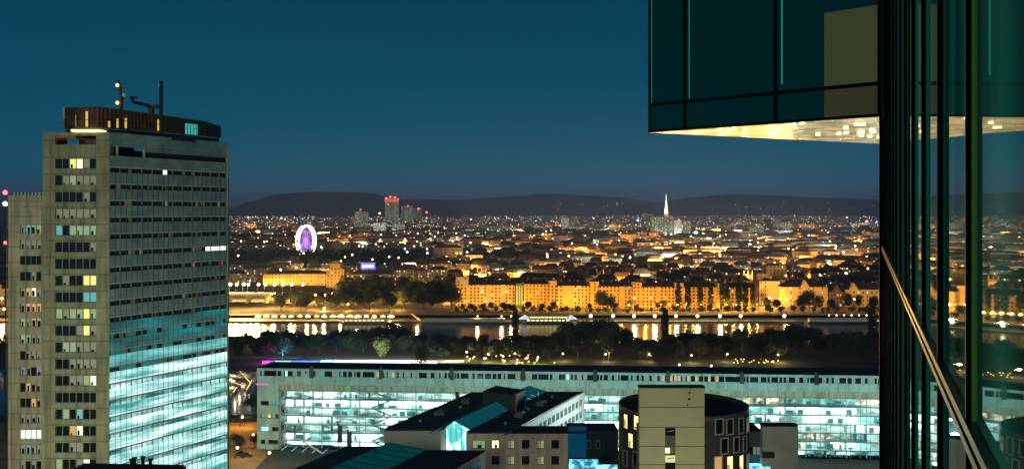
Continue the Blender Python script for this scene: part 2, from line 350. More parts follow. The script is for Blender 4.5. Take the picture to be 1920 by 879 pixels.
for i, z in enumerate(zr):
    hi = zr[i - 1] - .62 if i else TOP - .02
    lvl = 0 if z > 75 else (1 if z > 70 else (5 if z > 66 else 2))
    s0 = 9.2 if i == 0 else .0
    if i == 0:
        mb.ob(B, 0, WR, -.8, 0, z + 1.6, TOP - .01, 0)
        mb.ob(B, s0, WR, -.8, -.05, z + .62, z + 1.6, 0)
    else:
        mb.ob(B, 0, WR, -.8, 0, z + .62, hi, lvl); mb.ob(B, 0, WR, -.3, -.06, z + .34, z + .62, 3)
    for f_ in (.0, .5): mb.ob(B, 0 if i else s0, WR, 0, .06, z + .62 + f_, z + .70 + f_, 3)
    if i:
        k = MB(); d = B[1]
        n = 24; pw = WR / n
        for j in range(n):
            m_ = 0
            if z <= 66: m_ = 2
            elif i == 1 and j == 10: m_ = 3
            elif i == 6 and j >= 19: m_ = 3
            elif z < 74: m_ = 4 if rr.random() < .5 else 1
            else: m_ = 1
            k.ob(B, j * pw + .05, (j + 1) * pw - .05, -.42, -.34, z - .60, z + .60, 0)
            O, dd, nn = B
            s0_, s1_ = j * pw + .05, (j + 1) * pw - .05
            pts = [(O[0] + dd[0] * s + nn[0] * -.33, O[1] + dd[1] * s + nn[1] * -.33, zz) for s, zz in ((s0_, z - .6), (s1_, z - .6), (s1_, z + .6), (s0_, z + .6))]
            k.poly(pts, m_, [(s0_ + 40 * i, i * 3.48 + .1), (s1_ + 40 * i, i * 3.48 + .1), (s1_ + 40 * i, i * 3.48 + 1.2), (s0_ + 40 * i, i * 3.48 + 1.2)])
        for j in range(0, n + 1, 2): k.ob(B, j * pw - .05 + (.06 if j == 0 else 0), j * pw + .05, -.33, -.1, z - .6, z + .6, 5)
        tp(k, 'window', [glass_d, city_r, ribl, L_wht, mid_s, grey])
for j in range(25): mb.ob(B, j * WR / 24 - (.0 if j else -.06), j * WR / 24 + .05, 0, .075, 30, zr[1] - .62, 4)
mb.ob(B, 0, WR, -.8, 0, 2, zr[-1] - .62, 2)
mb.ob(B, WR - .5, WR - .01, -.9, .02, 2, TOP - .04, 3)
tp(mb, 'glass_side_wall', [M('side_cladding', (.25, .36, .34), .3, noise=.3, nscale=.35), mid_s, spand, M('side_trim', (.42, .52, .48), .4), M('side_mullion', (.08, .13, .12), .5), glow_panel('upper_reflection_spandrel', (.02, .42, .42), (.3, .85, .82), .35, .85, (.05, .09, .5), .5, .2, base=(.06, .1, .1), samp=False)])
mb = MB(); z = zr[0]
mb.ob(B, 0, 9.2, -3.5, -3.2, z - .62, z + 1.6, 0); mb.ob(B, 0, 9.2, -3.5, -.02, z - .66, z - .6, 0)
for s in (2.1, 9.15): mb.ob(B, s, s + .25, -.6, -.05, z - .6, z + 1.6, 1)
mb.ob(B, 9.4, WR, -.5, -.35, z - .62, z + .62, 2)
tp(mb, 'top_loggia', [brown, conc_l, city_r])
# rooftop drum
mb = MB()
fp = [(120, 203, 121.9), (150, 200.5, 121.7), (185, 200.8, 121.9), (240, 205, 121.5), (300, 211, 121.2), (345, 217, 121.0), (385, 222, 120.8), (413, 228, 120.2)]
pts = [(XD(x, d), d, z) for x, d, z in fp]
for i in range(len(pts) - 1):
    a, b_ = pts[i], pts[i + 1]; d = Vector((b_[0] - a[0], b_[1] - a[1])); L = d.length; d /= L
    fr = (Vector((a[0], a[1], 0)), (d[0], d[1]), (d[1], -d[0]))
    mm = 0 if i < 4 else (0 if i == 4 else 1)
    mb.hexa([(*q(fr, 0, 0), TOP + .9), (*q(fr, L, 0), TOP + .9), (*q(fr, L, -.6), TOP + .9), (*q(fr, 0, -.6), TOP + .9), (*q(fr, 0, 0), a[2]), (*q(fr, L, 0), b_[2]), (*q(fr, L, -.6), b_[2]), (*q(fr, 0, -.6), a[2])], mm)
    nn = max(3, int(L / .8))
    for k in range(nn + 1): mb.ob(fr, L * k / nn - .05, L * k / nn + .05, 0, .18, TOP + .9, min(a[2], b_[2]) - .1, 2)
    mb.ob(fr, 0, L, 0, .1, (a[2] + TOP) / 2, (a[2] + TOP) / 2 + .12, 2)
    if i < 4:
        for k in range(0, nn):
            if rr.random() < (.6 if i == 2 else .2): mb.ob(fr, L * (k + .2) / nn, L * (k + .7) / nn, .01, .04, TOP + 1.2, TOP + rr.uniform(2.5, 4.6), 3 if (i >= 1) else 4)
    if i == 5: mb.ob(fr, .3, L * .62, .02, .1, TOP + 1.0, TOP + 3.4, 5)
bk = [(p[0], p[1] - .0) for p in pts] ; 
mb.poly([(p[0], p[1] + .3, p[2] - .5) for p in pts] + [(pts[-1][0] - 12, pts[-1][1] + 2, 119.5), (pts[0][0] - 1, pts[0][1] + 12, 121)], 2)
mb.tube((pts[0][0], pts[0][1] - .1, TOP + .9), (pts[0][0], pts[0][1] - .1, 121.9), .25, 6, 6)
am = E('amber_work_light', (1, .55, .08), .75)
tp(mb, 'rooftop_screen', [brown, M('teal_metal', (.02, .09, .09), .4), dark, am, E('dull_amber', (.8, .4, .1), .15), E('cyan_lit_pane', (.05, .8, .65), .45), conc_l])
mb = MB(); mb.box(pts[0][0] + 3, pts[0][0] + 9, 199.6, 203, TOP + .1, TOP + .55, 0); tp(mb, 'strip_light', E('strip_yellow', (1, .9, .35), 1.6))
mb = MB(); zb = TOP + .85; mb.prism([(pts[0][0], 204), (pts[1][0], 201.6), (pts[3][0], 205.5), (pts[5][0], 218), (pts[7][0] - .5, 228.5), (pts[7][0] - 11, 230), (pts[0][0] - .4, 215)], zb - 1.4, zb, 0); tp(mb, 'roof_deck', dark)
def W(x, y, D): return P(x, y, D)
mb = MB(); a = W(227, 208, 207); b_ = W(222, 152, 207)
c_ = W(229, 180, 207); mb.tube(a, c_, .38, 6); mb.tube(c_, b_, .30, 6)
for yy, xx in ((160, 220), (193, 220), (178, 232)):
    p_ = W(xx, yy, 206.6); mb.ball(p_, .42, 1 if yy != 178 else 2)
    mb.tube(p_, W(226, yy, 207), .1, 5)
for yy in range(158, 205, 6): mb.tube(W(222, yy, 207), W(231, yy, 207), .12, 5)
tp(mb, 'antenna_mast', [brown, E('mast_lamp', (1, .75, .25), 1.4), L_dim])
mb = MB(); mb.tube(W(302, 250, 206), W(302, 152, 206), .42, 8); mb.tube(W(299, 156, 206), W(299, 164, 206), .2, 6, 1); tp(mb, 'dark_mast', [dark, L_dim])
mb = MB(); mb.box(*sorted((XD(280, 212), XD(288, 212))), 211, 212.5, ZD(214, 212), ZD(200, 212)); mb.tube(W(294, 201, 212), W(250, 192, 210), .35, 6); mb.tube(W(250, 192, 210), W(248, 184, 210), .35, 6); mb.tube(W(243, 183, 210), W(258, 183, 210), .2, 6); mb.box(*sorted((XD(276, 212), XD(297, 212))), 211, 213, ZD(203, 212), ZD(197, 212))
tp(mb, 'maintenance_crane', dark)
for xx in (340, 356, 372, 390, 140, 152):
    mb = MB(); yy = 226 if xx > 200 else 205; dd_ = 221 if xx > 200 else 205; mb.tube(W(xx, yy + 4, dd_), W(xx + 3, yy - 8, dd_), .07, 5); tp(mb, 'aerial', steel)
# lower wing of the tower at its left
DW = 209.0
AW = (Vector((XD(15, DW), DW, 0)), (1, 0), (0, -1)); WW = XD(82, DW) - XD(15, DW); topw = ZD(366, DW)
mb = MB(); wa, wb = XD(37, DW) - XD(15, DW), XD(77, DW) - XD(15, DW)
wz = [ZD(y, DW) for y in (430, 459, 488, 518, 548, 577, 605, 636, 666, 696, 726, 755, 785, 814, 843, 872)]
mb.ob(AW, 0, wa, -2, 0, 2, topw); mb.ob(AW, wb, WW, -2, 0, 2, topw); prev = topw - .01
for z in wz: mb.ob(AW, wa, wb, -2, -.06, z + .95, prev); prev = z - .95
mb.ob(AW, wa, wb, -2, -.06, 2, prev); mb.ob(AW, wa + .6, wb, -.06, .15, ZD(392, DW), ZD(388, DW))
mb.ob(AW, .3, WW, -16, -2.01, 2, topw - .1)
for k in range(9): mb.ob(AW, 1 + k * .78, 1.35 + k * .78, -1.2, -.4, topw, topw + .55, 1)
tp(mb, 'side_wing', [conc_l, steel], 'paler lower wing with slotted parapet')
ws = {0: [4, 5, 3, 3], 1: [4] * 4, 2: [0] * 4, 3: [0, 0, 4, 0], 4: [4, 6, 2, 4], 5: [4, 6, 6, 6], 6: [3, 4, 6, 3], 7: [3, 3, 4, 4], 8: [0, 4, 4, 4], 9: [8, 4, 0, 8], 10: [0, 6, 4, 4], 11: [0, 0, 6, 4], 12: [4] * 4, 13: [7, 7, 7, 7], 14: [4, 5, 4, 4]}
for i, z in enumerate(wz):
    mb = MB(); cols = ws.get(i, [4, 0, 4, 0]); pw = (wb - wa) / 4
    for k in range(4):
        mb.ob(AW, wa + k * pw + .08, wa + (k + 1) * pw - .08, -.5, -.42, z - .9, z + .9, cols[k])
        if cols[k] and cols[k] != 7: mb.ob(AW, wa + (k + rr.uniform(.1, .3)) * pw, wa + (k + rr.uniform(.45, .8)) * pw, -.41, -.38, z - .85, z + rr.uniform(-.2, .6), 0)
    for k in range(5): mb.ob(AW, wa + k * pw - .06, wa + k * pw + .06, -.45, -.2, z - .94, z + .94, 9)
    tp(mb, 'window', PANES + [grey])

# dark roof with flues peeping in at the bottom
mb = MB(); Dq = 150
t = empty('flat_roofed_house', (XD(250, Dq), Dq, 2), 'flat black roof with small chimneys right below the tower', 'building')
def rp_(o, mb, name, mats): return rel(o, mb).build(name, mats, o)
mb.prism([(XD(158, 151), 132), (XD(345, 149) + 1, 132), (XD(345, 149), 150), (XD(158, 151), 151)], 2, ZD(870, Dq) - .2, 0); rp_(t, mb, 'wall', conc)
mb = MB(); mb.prism([(XD(160, 151), 132.2), (XD(343, 149) + 1, 132.2), (XD(343, 149), 149.5), (XD(160, 151), 150.5)], ZD(870, Dq) - .2, ZD(870, Dq) + .1, 0); rp_(t, mb, 'roof', blackroof)
for xx in (247, 252, 268, 282):
    mb = MB(); a = P(xx, 870, 148); hgt = rr.uniform(.5, 1.0); mb.tube(a - Vector((0, 0, 1.5)), a + Vector((0, 0, hgt)), .28, 8); mb.tube(a + Vector((0, 0, hgt)), a + Vector((0, 0, hgt + .25)), .42, 8); rp_(t, mb, 'flue', dark)

# ------------------------------------------------------------------ long glass slab with cantilevered top storey
SL = (-104.8, 399.0); SR = (150.0, 380.0)
d = Vector((SR[0] - SL[0], SR[1] - SL[1])); LS = d.length; d /= LS; LS += 42
S = (Vector((SL[0], SL[1], 0)), (d[0], d[1]), (d[1], -d[0]))
sl = empty('glass_office_slab', (SL[0], SL[1], 2), 'long white office slab with brightly lit glass facade facing the courtyard', 'building')
def sp_(mb, name, mats, par=sl, label=None): return rel(sl, mb).build(name, mats, par)
ZT = ZD(688, 399)          # roof edge
s1 = 9.0                   # left block width
pale = stains(M('pale_green_render', (.38, .56, .50), .6, noise=.12, nscale=.2), (.35, .35, .2), .75, 50, 3.9)
mb = MB()
mb.ob(S, 0, LS, -15, 3.5, ZT - 3.0 + 2.2, ZT, 0, 1)              # roof band above the ribbon
mb.ob(S, 0, LS, 3.5, 3.7, ZT - .1, ZT + .25, 0)
mb.ob(S, 0, LS, -15, 3.5, ZT - 6.2, ZT - 3.0, 0)                  # band below the ribbon
mb.ob(S, s1, LS, -15, 1.6, ZT - 9.4, ZT - 6.6, 2)                 # soffit cornice
mb.ob(S, s1, LS, -15, 2.6, ZT - 6.75, ZT - 6.2, 2)
sp_(mb, 'top_storey', [pale, blackroof, conc_l])
spill = [glass_d, L_dim, M('lit_cyan_dim', (.1, .1, .1), .4, emit=(.1, .5, .5), es=.5, samp=False), L_amb, L_cyan, L_dim]
for k in range(36):                                                   # windows of the top storey, one strip between columns each
    a = LS * k / 36; bb = LS * (k + 1) / 36; mb = MB()
    for j in range(5):
        u = rr.random(); m_ = 0 if u < .62 else (1 if u < .85 else (2 if u < .97 else 4))
        if k in (6, 20): m_ = 3 if u < .6 else m_
        if k in (20, 21, 22) and j in (1, 3): m_ = 3
        mb.ob(S, a + .25 + j * 1.58, a + 1.2 + j * 1.58, 2.9, 3.0, ZT - 3.0, ZT - .8, m_); mb.ob(S, a + 1.25 + j * 1.58, a + 1.78 + j * 1.58, 2.9, 3.0, ZT - 3.0, ZT - .8, 0 if rr.random() < .6 else 1)
    mb.ob(S, a - .15, a + .25, 2.8, 3.45, ZT - 3.0, ZT - .8, 6)
    sp_(mb, 'window', spill + [pale])
for k in range(8):
    mb = MB(); a = 22 + k * 29; mb.ob(S, a, a + 1.6, 2.9, 3.9, ZT - 3.6, ZT + .6); mb.ob(S, a + .3, a + 1.3, 3.0, 3.6, ZT + .6, ZT + 1.3); sp_(mb, 'facade_lift', dark)
# left block
mb = MB(); zz = ZT - 6.2; rows = [ZD(y, 399) for y in (752, 776, 800, 824)]
mb.ob(S, 0, s1, -14, 3.3, rows[0] + .9, zz, 0); pv = rows[0] - .9
mb.ob(S, 0, 1.4, -14, 3.3, rows[-1] - 3, rows[0] + .9, 0); mb.ob(S, 1.4, s1, -14, 1.8, rows[-1] - 3, rows[0] + .9, 1)
for z in rows[1:] : mb.ob(S, 1.4, s1, 1.8, 3.3, z + .9, pv, 0); pv = z - .9
mb.ob(S, 1.4, s1, 1.8, 3.3, rows[-1] - 3, pv, 0)
for k in range(3): mb.ob(S, 1 + k * 3.4, 1.6 + k * 3.4, -12, -11, 2, rows[-1] - 3, 0)
sp_(mb, 'end_block', [pale, dark])
for z in rows:
    mb = MB()
    for j in range(5): mb.ob(S, 1.6 + j * 1.5, 2.9 + j * 1.5, 2.3, 2.4, z - .85, z + .85, rr.choice([0, 0, 1, 2, 0, 4]) if j < 3 else rr.choice([2, 0]))
    sp_(mb, 'window', spill)
mg = E('magenta_neon', (1, .03, .4), 1.0); mb = MB(); mb.ob(S, -.6, s1 * .55, 3.35, 3.6, ZD(717.6, 399), ZD(715.8, 399)); sp_(mb, 'neon_strip', mg)
mb = MB(); mb.ob(S, s1 - .6, s1 + .6, 1.6, 2.4, 2, ZT - 6.7); mb.ob(S, LS - 3, LS, -1, 1.0, 2, ZT - 9.4); sp_(mb, 'end_fin', conc_l)
# interior behind the glass: floors, lit ceilings, back wall, columns, rails
roomw = glow_panel('lit_office_room', (.22, .85, .80), (.9, 1, .97), 1.0, 4.5, (.11, .11, .33), .46, .13, base=(.5, .6, .6), samp=False, detail=6)
roomd = glow_panel('dim_office_room', (.03, .22, .20), (.5, .85, .72), .3, 1.5, (.22, .22, .6), .52, .10, base=(.4, .5, .5), samp=False, detail=8)
ceil = glow_panel('lit_ceiling', (.55, 1, .97), (.95, 1, .98), 1.0, 3.2, (.10, .3, .1), .5, .16, base=(.6, .7, .7), samp=True)
nfl = 8; zfl = [ZT - 9.5 - 3.45 * i for i in range(nfl + 1)]
mb = MB()
for i in range(nfl):
    bright = i in (1, 3, 5, 6)
    n = 28
    for k in range(n):
        a = s1 + .6 + (LS - 4 - s1) * k / n; bb = s1 + .6 + (LS - 4 - s1) * (k + 1) / n
        right = k > 14
        br = bright if not right else (rr.random() < .45)
        if rr.random() < .12: br = not br
        mi = 0 if br else 1
        if rr.random() < (.22 if right else .10): mi = 2
        if rr.random() < .06: mi = 3
        mb.ob(S, a, bb, -9, -4.5 - rr.random() * 2, zfl[i + 1] + .05, zfl[i] - .35, mi)
sp_(mb, 'interior', [roomw, roomd, glow_panel('teal_office_room', (0, .35, .36), (.2, .8, .75), .25, .9, (.35, .35, .5), .5, .1, base=(.4, .5, .5), samp=False, detail=8), glow_panel('warm_office_room', (.5, .4, .25), (1, .85, .55), .3, 1.6, (.4, .4, .6), .52, .1, base=(.4, .4, .4), samp=False, detail=8)])
mb = MB()
for i in range(nfl + 1):
    mb.ob(S, s1 + .6, LS - 4, -9.1, .2, zfl[i] - .32, zfl[i], 0)
    if i < nfl:
        j = 0
        while j < 52:                                            # ceiling lights, in runs of uneven length
            a = s1 + 2 + (LS - 24) * j / 52; L = rr.uniform(2.0, 4.6)
            if rr.random() < (.85 if i in (1, 3, 5) else .5): mb.ob(S, a, a + L, -4 - rr.random() * 1.5, -1.2 - rr.random(), zfl[i] - .62, zfl[i] - .34, 1)
            j += 1
sp_(mb, 'floor_slab', [white, ceil])
mb = MB()
for i in range(nfl):
    for k in range(72):
        a = s1 + 1 + (LS - 5 - s1) * k / 72
        if k % 2 == 0: mb.ob(S, a, a + .35, -1.3, -.9, zfl[i + 1], zfl[i] - .33, 0)
        if rr.random() < .3: mb.ob(S, a, a + .12, -4.5, -.9, zfl[i + 1], zfl[i] - .33, 1)
        if rr.random() < .4: 
            hh = rr.uniform(.7, 2.0); mb.ob(S, a + rr.uniform(0, 2), a + rr.uniform(2, 3.6), -3.4, -2.6, zfl[i + 1], zfl[i + 1] + hh, 1)
    mb.ob(S, s1 + .7, LS - 4, .0, .08, zfl[i + 1] + .95, zfl[i + 1] + 1.0, 2)
for k in range(2): # stair flights
    a = s1 + 38 + k * 78
    for i in range(nfl):
        O, dd, nn = S; u0, u1 = (a, a + 8) if i % 2 else (a + 8, a)
        pa = (O[0] + dd[0] * u0 + nn[0] * -1.6, O[1] + dd[1] * u0 + nn[1] * -1.6, zfl[i + 1] + .1); pb = (O[0] + dd[0] * u1 + nn[0] * -1.6, O[1] + dd[1] * u1 + nn[1] * -1.6, zfl[i] - .2)
        mb.tube(pa, pb, .35, 5, 1)
sp_(mb, 'columns_and_desks', [white, M('office_teal', (.10, .34, .33), .6), steel])
mb = MB()
k = s1 + .6
while k < LS - 4:
    mb.ob(S, k - .06, k + .06, .3, .55, zfl[-1], ZT - 9.4, 0); k += 3.9
for z in zfl: mb.ob(S, s1 + .6, LS - 4, .3, .48, z - .2, z + .12, 0)
sp_(mb, 'glazing_bars', grey)
mb = MB(); mb.ob(S, s1, LS - 6, -14, 1.2, 2, zfl[-1] - .1, 0); mb.ob(S, s1, LS, -15, -9.3, zfl[-1], ZT - 9.3, 0); sp_(mb, 'base_wall', conc_l)
# white ramp and pergola at the foot of the facade
mb = MB(); 
for k in range(7): mb.ob(S, 12 + k * 4.2, 12.4 + k * 4.2, 2, 9, ZD(845, 396) - .3 * k + 2, ZD(845, 396) + 2.4 - .3 * k, 0)
mb.ob(S, 11, 42, 2, 9, ZD(860, 396), ZD(857, 396) , 0); mb.tube(P(560, 822, 390), P(606, 850, 388), .35, 6); mb.tube(P(540, 826, 390), P(560, 822, 390), .35, 6)
sp_(mb, 'entrance_canopy', white)
tre = [(634, 806), (655, 812)]
for i, (x, y) in enumerate(((634, 795), (652, 806))):
    o = empty('flagpole', (*P(x, 860, 372)[:2], 2), ('taller' if i == 0 else 'shorter') + ' slim dark pole before the lit glass slab', 'pole')
    mb = MB(); a = P(x, 880, 372); b_ = P(x, y, 372); mb.tube((a[0], a[1], 2), b_, .35, 6, r2=.18); rel(o, mb).build('shaft', dark, o)
    mb = MB(); mb.tube((a[0], a[1], 2), (a[0], a[1], 3), .8, 8); rel(o, mb).build('base', dark, o)
    mb = MB(); mb.ball(b_, .4); mb.box(b_[0], b_[0] + 1.6, b_[1] - .05, b_[1] + .05, b_[2] - 7, b_[2] - .5); rel(o, mb).build('banner', dark, o)

# ------------------------------------------------------------------ courtyard office (two wings with glass atrium)
dv = Vector((740, 1800)).normalized()
def K(x, y, h, t=0):                 # corner from pixel at roof drop h, moved t metres along the wing direction
    D = h * F / (y - HY); return (XD(x, D) + dv[0] * t, D + dv[1] * t)
def along(p, t): return (p[0] + dv[0] * t, p[1] + dv[1] * t)
def winged(o, p0, wid, L, zt, z0, wall, roof, cant=None):
    p1 = (p0[0] + wid, p0[1]); p2 = along(p1, L); p3 = along(p0, L)
    mb = MB(); mb.prism([p0, p1, p2, p3], z0, zt - .02, 0); rel(o, mb).build('wall', wall, o)
    mb = MB(); mb.prism([(p0[0] + .15, p0[1] + .15), (p1[0] - .15, p1[1] + .15), (p2[0] - .15, p2[1] - .15), (p3[0] + .15, p3[1] - .15)], zt - .02, zt + .35, 0)
    r = rel(o, mb).build('roof', roof, o); return p0, p1, p2, p3, r
H1 = 55.0; zR = HC - H1
co = empty('courtyard_office', (-10, 238, 2), 'beige and white office with black roofs and a glass atrium between its wings', 'building')
lw = winged(co, K(720, 807, H1), XD(826, 241) - XD(720, 241), 54, zR, 2, M('beige_end_wall', (.60, .52, .42), .8), greenroof)
rw = winged(co, K(875, 812, H1), 11.2, 58, zR, 2, white, blackroof)
# cross block
f0 = K(875, 812, H1); xe = XD(1065, f0[1])
mb = MB(); mb.box(f0[0] - .02, xe, f0[1] - .06, f0[1] + 7, 2, zR - .05); rel(co, mb).build('front_wall', beige, co)
mb = MB(); mb.box(f0[0] + 11, xe - .1, f0[1] + .1, f0[1] + 6.9, zR - .05, zR + .33); mb.box(xe + .1, XD(1160, 238), f0[1] + .8, f0[1] + 9.9, zR - .2, zR + .45); rel(co, mb).build('roof', blackroof, co)
for r_, y in enumerate((832, 862)):
    for c_, x in enumerate((898, 929, 958, 985.5, 1013.5, 1041)):
        if r_ and c_ == 0: x = None
        if x is None: continue
        Y = f0[1] - .06; X = XD(x, Y); Z = ZD(y, Y); mb = MB(); ww = 1.6 if (r_ == 0 and c_ == 0) else .95
        mb.box(X - ww, X + ww, Y - .02, Y + .12, Z - 1.05, Z + 1.05, 0)
        w_ = rel(co, mb).build('window', [dark], co)
        m_ = {(0, 0): 3, (0, 1): 2}.get((r_, c_), 4 if (c_ in (2, 4)) else 0)
        mb = MB(); nn = 3 if ww > 1 else 2
        for j in range(nn):
            a = X - ww + .12 + j * (2 * ww - .16) / nn; mb.box(a, a + (2 * ww - .16) / nn - .1, Y - .06, Y - .03, Z - .92, Z + .92, m_ if not (m_ == 4 and j) else 3)
        if m_ in (2, 3): mb.box(X - ww * .2, X + ww * .45, Y - .09, Y - .065, Z - .9, Z - .1, 0)
        rel(co, mb).build('pane', PANES, w_)
        mb = MB(); mb.box(X - ww - .1, X + ww + .1, Y - .22, Y - .02, Z - 1.2, Z - 1.05); rel(co, mb).build('sill', conc_l, w_)
# windows on the white courtyard side of the right wing
FR = (Vector((rw[1][0], rw[1][1], 0)), (dv[0], dv[1]), (dv[1], -dv[0]))
sidew = MB(); sidew.ob(FR, 8, 57.9, .01, .12, zR - 20, zR + .3); rel(co, sidew).build('courtyard_wall', E('floodlit_render', (.85, .95, .92), .45), co) if False else rel(co, sidew).build('courtyard_wall', white, co)
for r_ in range(3):
    for k in range(13):
        a = 12 + k * 3.4; mb = MB(); z = zR - 2.3 - r_ * 3.6
        mb.ob(FR, a, a + 2.1, .13, .2, z - 1.0, z + .9, 0); mb.ob(FR, a + 1.0, a + 1.12, .2, .24, z - .95, z + .85, 1)
        rel(co, mb).build('side_window', [glass_d, white], co)
# atrium: glazed gable roof and lit end wall
atr = M('atrium_glass', (.01, .10, .12), .25, emit=(0, .35, .42), es=.16, noise=.5, nscale=.25)
pa = along(lw[1], 3); pb = along(f0, 3); pe = along(lw[1], 56); pf = along(f0, 58)
mid = ((pa[0] * .65 + pb[0] * .35), (pa[1] * .65 + pb[1] * .35)); mid2 = along(mid, 52)
zg = zR + .3; zrdg = zR + 2.2
mb = MB()
NB = 13
for i in range(NB):
    for (A0, A1, B0, B1, za, zb_) in ((pa, pe, mid, mid2, zg, zrdg), (mid, mid2, pb, pf, zrdg, zg)):
        l = lambda u, v, t: u + (v - u) * t
        t0, t1 = i / NB, (i + 1) / NB - .012
        mb.poly([(l(A0[0], A1[0], t0), l(A0[1], A1[1], t0), za), (l(B0[0], B1[0], t0), l(B0[1], B1[1], t0), zb_), (l(B0[0], B1[0], t1), l(B0[1], B1[1], t1), zb_), (l(A0[0], A1[0], t1), l(A0[1], A1[1], t1), za)], 0)
rel(co, mb).build('atrium_roof', atr, co)
mb = MB()
for i in range(NB + 1):
    t0 = min(i / NB - .006, 1)
    for (A0, A1, B0, B1, za, zb_) in ((pa, pe, mid, mid2, zg, zrdg), (mid, mid2, pb, pf, zrdg, zg)):
        mb.tube((l(A0[0], A1[0], t0), l(A0[1], A1[1], t0), za + .03), (l(B0[0], B1[0], t0), l(B0[1], B1[1], t0), zb_ + .03), .12, 4)
mb.tube((*mid, zrdg + .05), (*mid2, zrdg + .05), .15, 4)
rel(co, mb).build('atrium_ribs', M('atrium_rib', (.05, .12, .13), .5), co)
agl = glow_panel('lit_atrium_end', (.15, .9, .85), (.8, 1, .97), .8, 2.0, (.5, .5, .35), .5, .1, samp=True)
mb = MB(); mb.poly([(pa[0], pa[1], 22), (pb[0], pb[1], 22), (pb[0], pb[1], zg - .02), (mid[0], mid[1], zrdg - .02), (pa[0], pa[1], zg - .02)]); rel(co, mb).build('atrium_end_glass', agl, co)
mb = MB()
for k in range(6):
    x = pa[0] + (pb[0] - pa[0]) * k / 5; y = pa[1] + (pb[1] - pa[1]) * k / 5 - .12; mb.box(x - .06, x + .06, y - .08, y, 22, zg)
for k in range(6): mb.box(pa[0], pb[0], pa[1] - .25 , pa[1] - .18, zg - 2.4 * k - .1, zg - 2.4 * k)
rel(co, mb).build('atrium_bars', M('bar_teal', (.03, .2, .2), .5), co)
mb = MB(); u0 = along(lw[0], 30); u = along(pa, 28); v_ = along(f0, 25)
mb.prism([(u[0] - 2, u[1]), (v_[0] + 2.2, v_[1] + 2), along((v_[0] + 2.2, v_[1] + 2), 9), along((u[0] - 2, u[1]), 9)], zR, zR + 4.6, 0, 1); rel(co, mb).build('roof_plant_room', [M('plant_room_metal', (.05, .075, .075), .5), blackroof], co)
mb = MB(); mb.ob((Vector((v_[0] + 2.3, v_[1] + 1.8, 0)), (dv[0], dv[1]), (dv[1], -dv[0])), 0, .8, .0, .7, zR, zR + 5.2); rel(co, mb).build('chimney', M('chimney_brick', (.30, .10, .05), .9), co)
mb = MB(); c_ = along(lw[0], 40); mb.box(c_[0] + .5, c_[0] + 1.4, c_[1], c_[1] + 1, zR + .3, zR + 2.6); rel(co, mb).build('chimney', M('chimney_brick_b', (.30, .10, .05), .9), co)
# roof vents on the dark roofs
for (bx, n_) in ((f0, 5), (lw[0], 4)):
    for k in range(n_):
        p_ = along(bx, 9 + k * 9.5); mb = MB(); xx = p_[0] + 3 + rr.random() * 4; mb.box(xx, xx + .7, p_[1], p_[1] + .7, zR + .35, zR + .9); mb.box(xx - .08, xx + .78, p_[1] - .08, p_[1] + .78, zR + .9, zR + .97); rel(co, mb).build('roof_vent', steel, co)
for (pp, L_, w_) in ((f0, 57, 11.2), (lw[0], 53, 14.0)):     # roof seams, gutters, cable trays and thin masts
    mb = MB(); fr = (Vector((pp[0], pp[1], 0)), (dv[0], dv[1]), (dv[1], -dv[0]))
    for k in range(1, 19): mb.ob(fr, k * L_ / 19, k * L_ / 19 + .09, .3, w_ * dv[1] - .3, zR + .35, zR + .42)
    rel(co, mb).build('roof_seam', M('roof_seam_metal', (.05, .07, .075), .5), co)
    mb = MB(); mb.ob(fr, .1, L_, .06, .26, zR + .35, zR + .62); mb.ob(fr, .1, L_, w_ * dv[1] - .28, w_ * dv[1] - .08, zR + .35, zR + .62); rel(co, mb).build('roof_kerb', M('kerb_metal', (.10, .14, .14), .4), co)
    for k in range(3): mb = MB(); q0 = q(fr, 12 + 15 * k, 3 + 2 * (k % 2)); mb.tube((q0[0], q0[1], zR + .3), (q0[0], q0[1], zR + 2.2 + .6 * k), .06, 5); mb.tube((q0[0] - .5, q0[1], zR + 1.9), (q0[0] + .5, q0[1], zR + 1.9), .04, 4); rel(co, mb).build('aerial', steel, co)
    for k in range(2): mb = MB(); mb.ob(fr, 20 + 16 * k, 23 + 16 * k, 4.5, 6.8, zR + .36, zR + 1.5); mb.ob(fr, 20.3 + 16 * k, 22.7 + 16 * k, 4.8, 6.5, zR + 1.5, zR + 1.75); rel(co, mb).build('ventilation_unit', M('vent_metal', (.14, .17, .17), .45), co)
# dark glazed link at its right with cyan light inside
lk = MB(); lk.box(xe + .05, XD(1160, 238), f0[1] + 1.0, f0[1] + 9.8, 2, zR - .2); 
lk.box(xe + .1, XD(1100, 238), f0[1] + .9, f0[1] + .98, ZD(858, 238), ZD(800, 238), 1)
lk.box(xe + .3, XD(1158, 238), f0[1] + .86, f0[1] + .96, ZD(878, 238) - 3, ZD(862, 238), 2)
lk.box(XD(1122, 238), XD(1158, 238), f0[1] - 2.5, f0[1] + .86, ZD(862, 238) - .4, ZD(858, 238), 3)
rel(co, lk).build('glazed_link', [M('link_dark_blue', (.012, .035, .05), .25), M('link_blue_glass', (.01, .06, .12), .2, emit=(0, .12, .28), es=.25, noise=.4, nscale=.4), glow_panel('link_lit_glass', (0, .35, .6), (.3, .95, 1), .5, 1.8, (.6, .6, .8), .5, .12, samp=False), blackroof], co)
for x in (1104, 1121):
    mb = MB(); Y = f0[1] + .9; mb.box(XD(x - 4, Y), XD(x + 4, Y), Y - .06, Y + .02, ZD(840, Y), ZD(825, Y), 1); mb.box(XD(x - 3, Y), XD(x + 3, Y), Y - .1, Y - .07, ZD(839, Y), ZD(826.5, Y), 0); rel(co, mb).build('side_window', [glass_d, M('frame_blue', (.08, .3, .36), .5)], co)

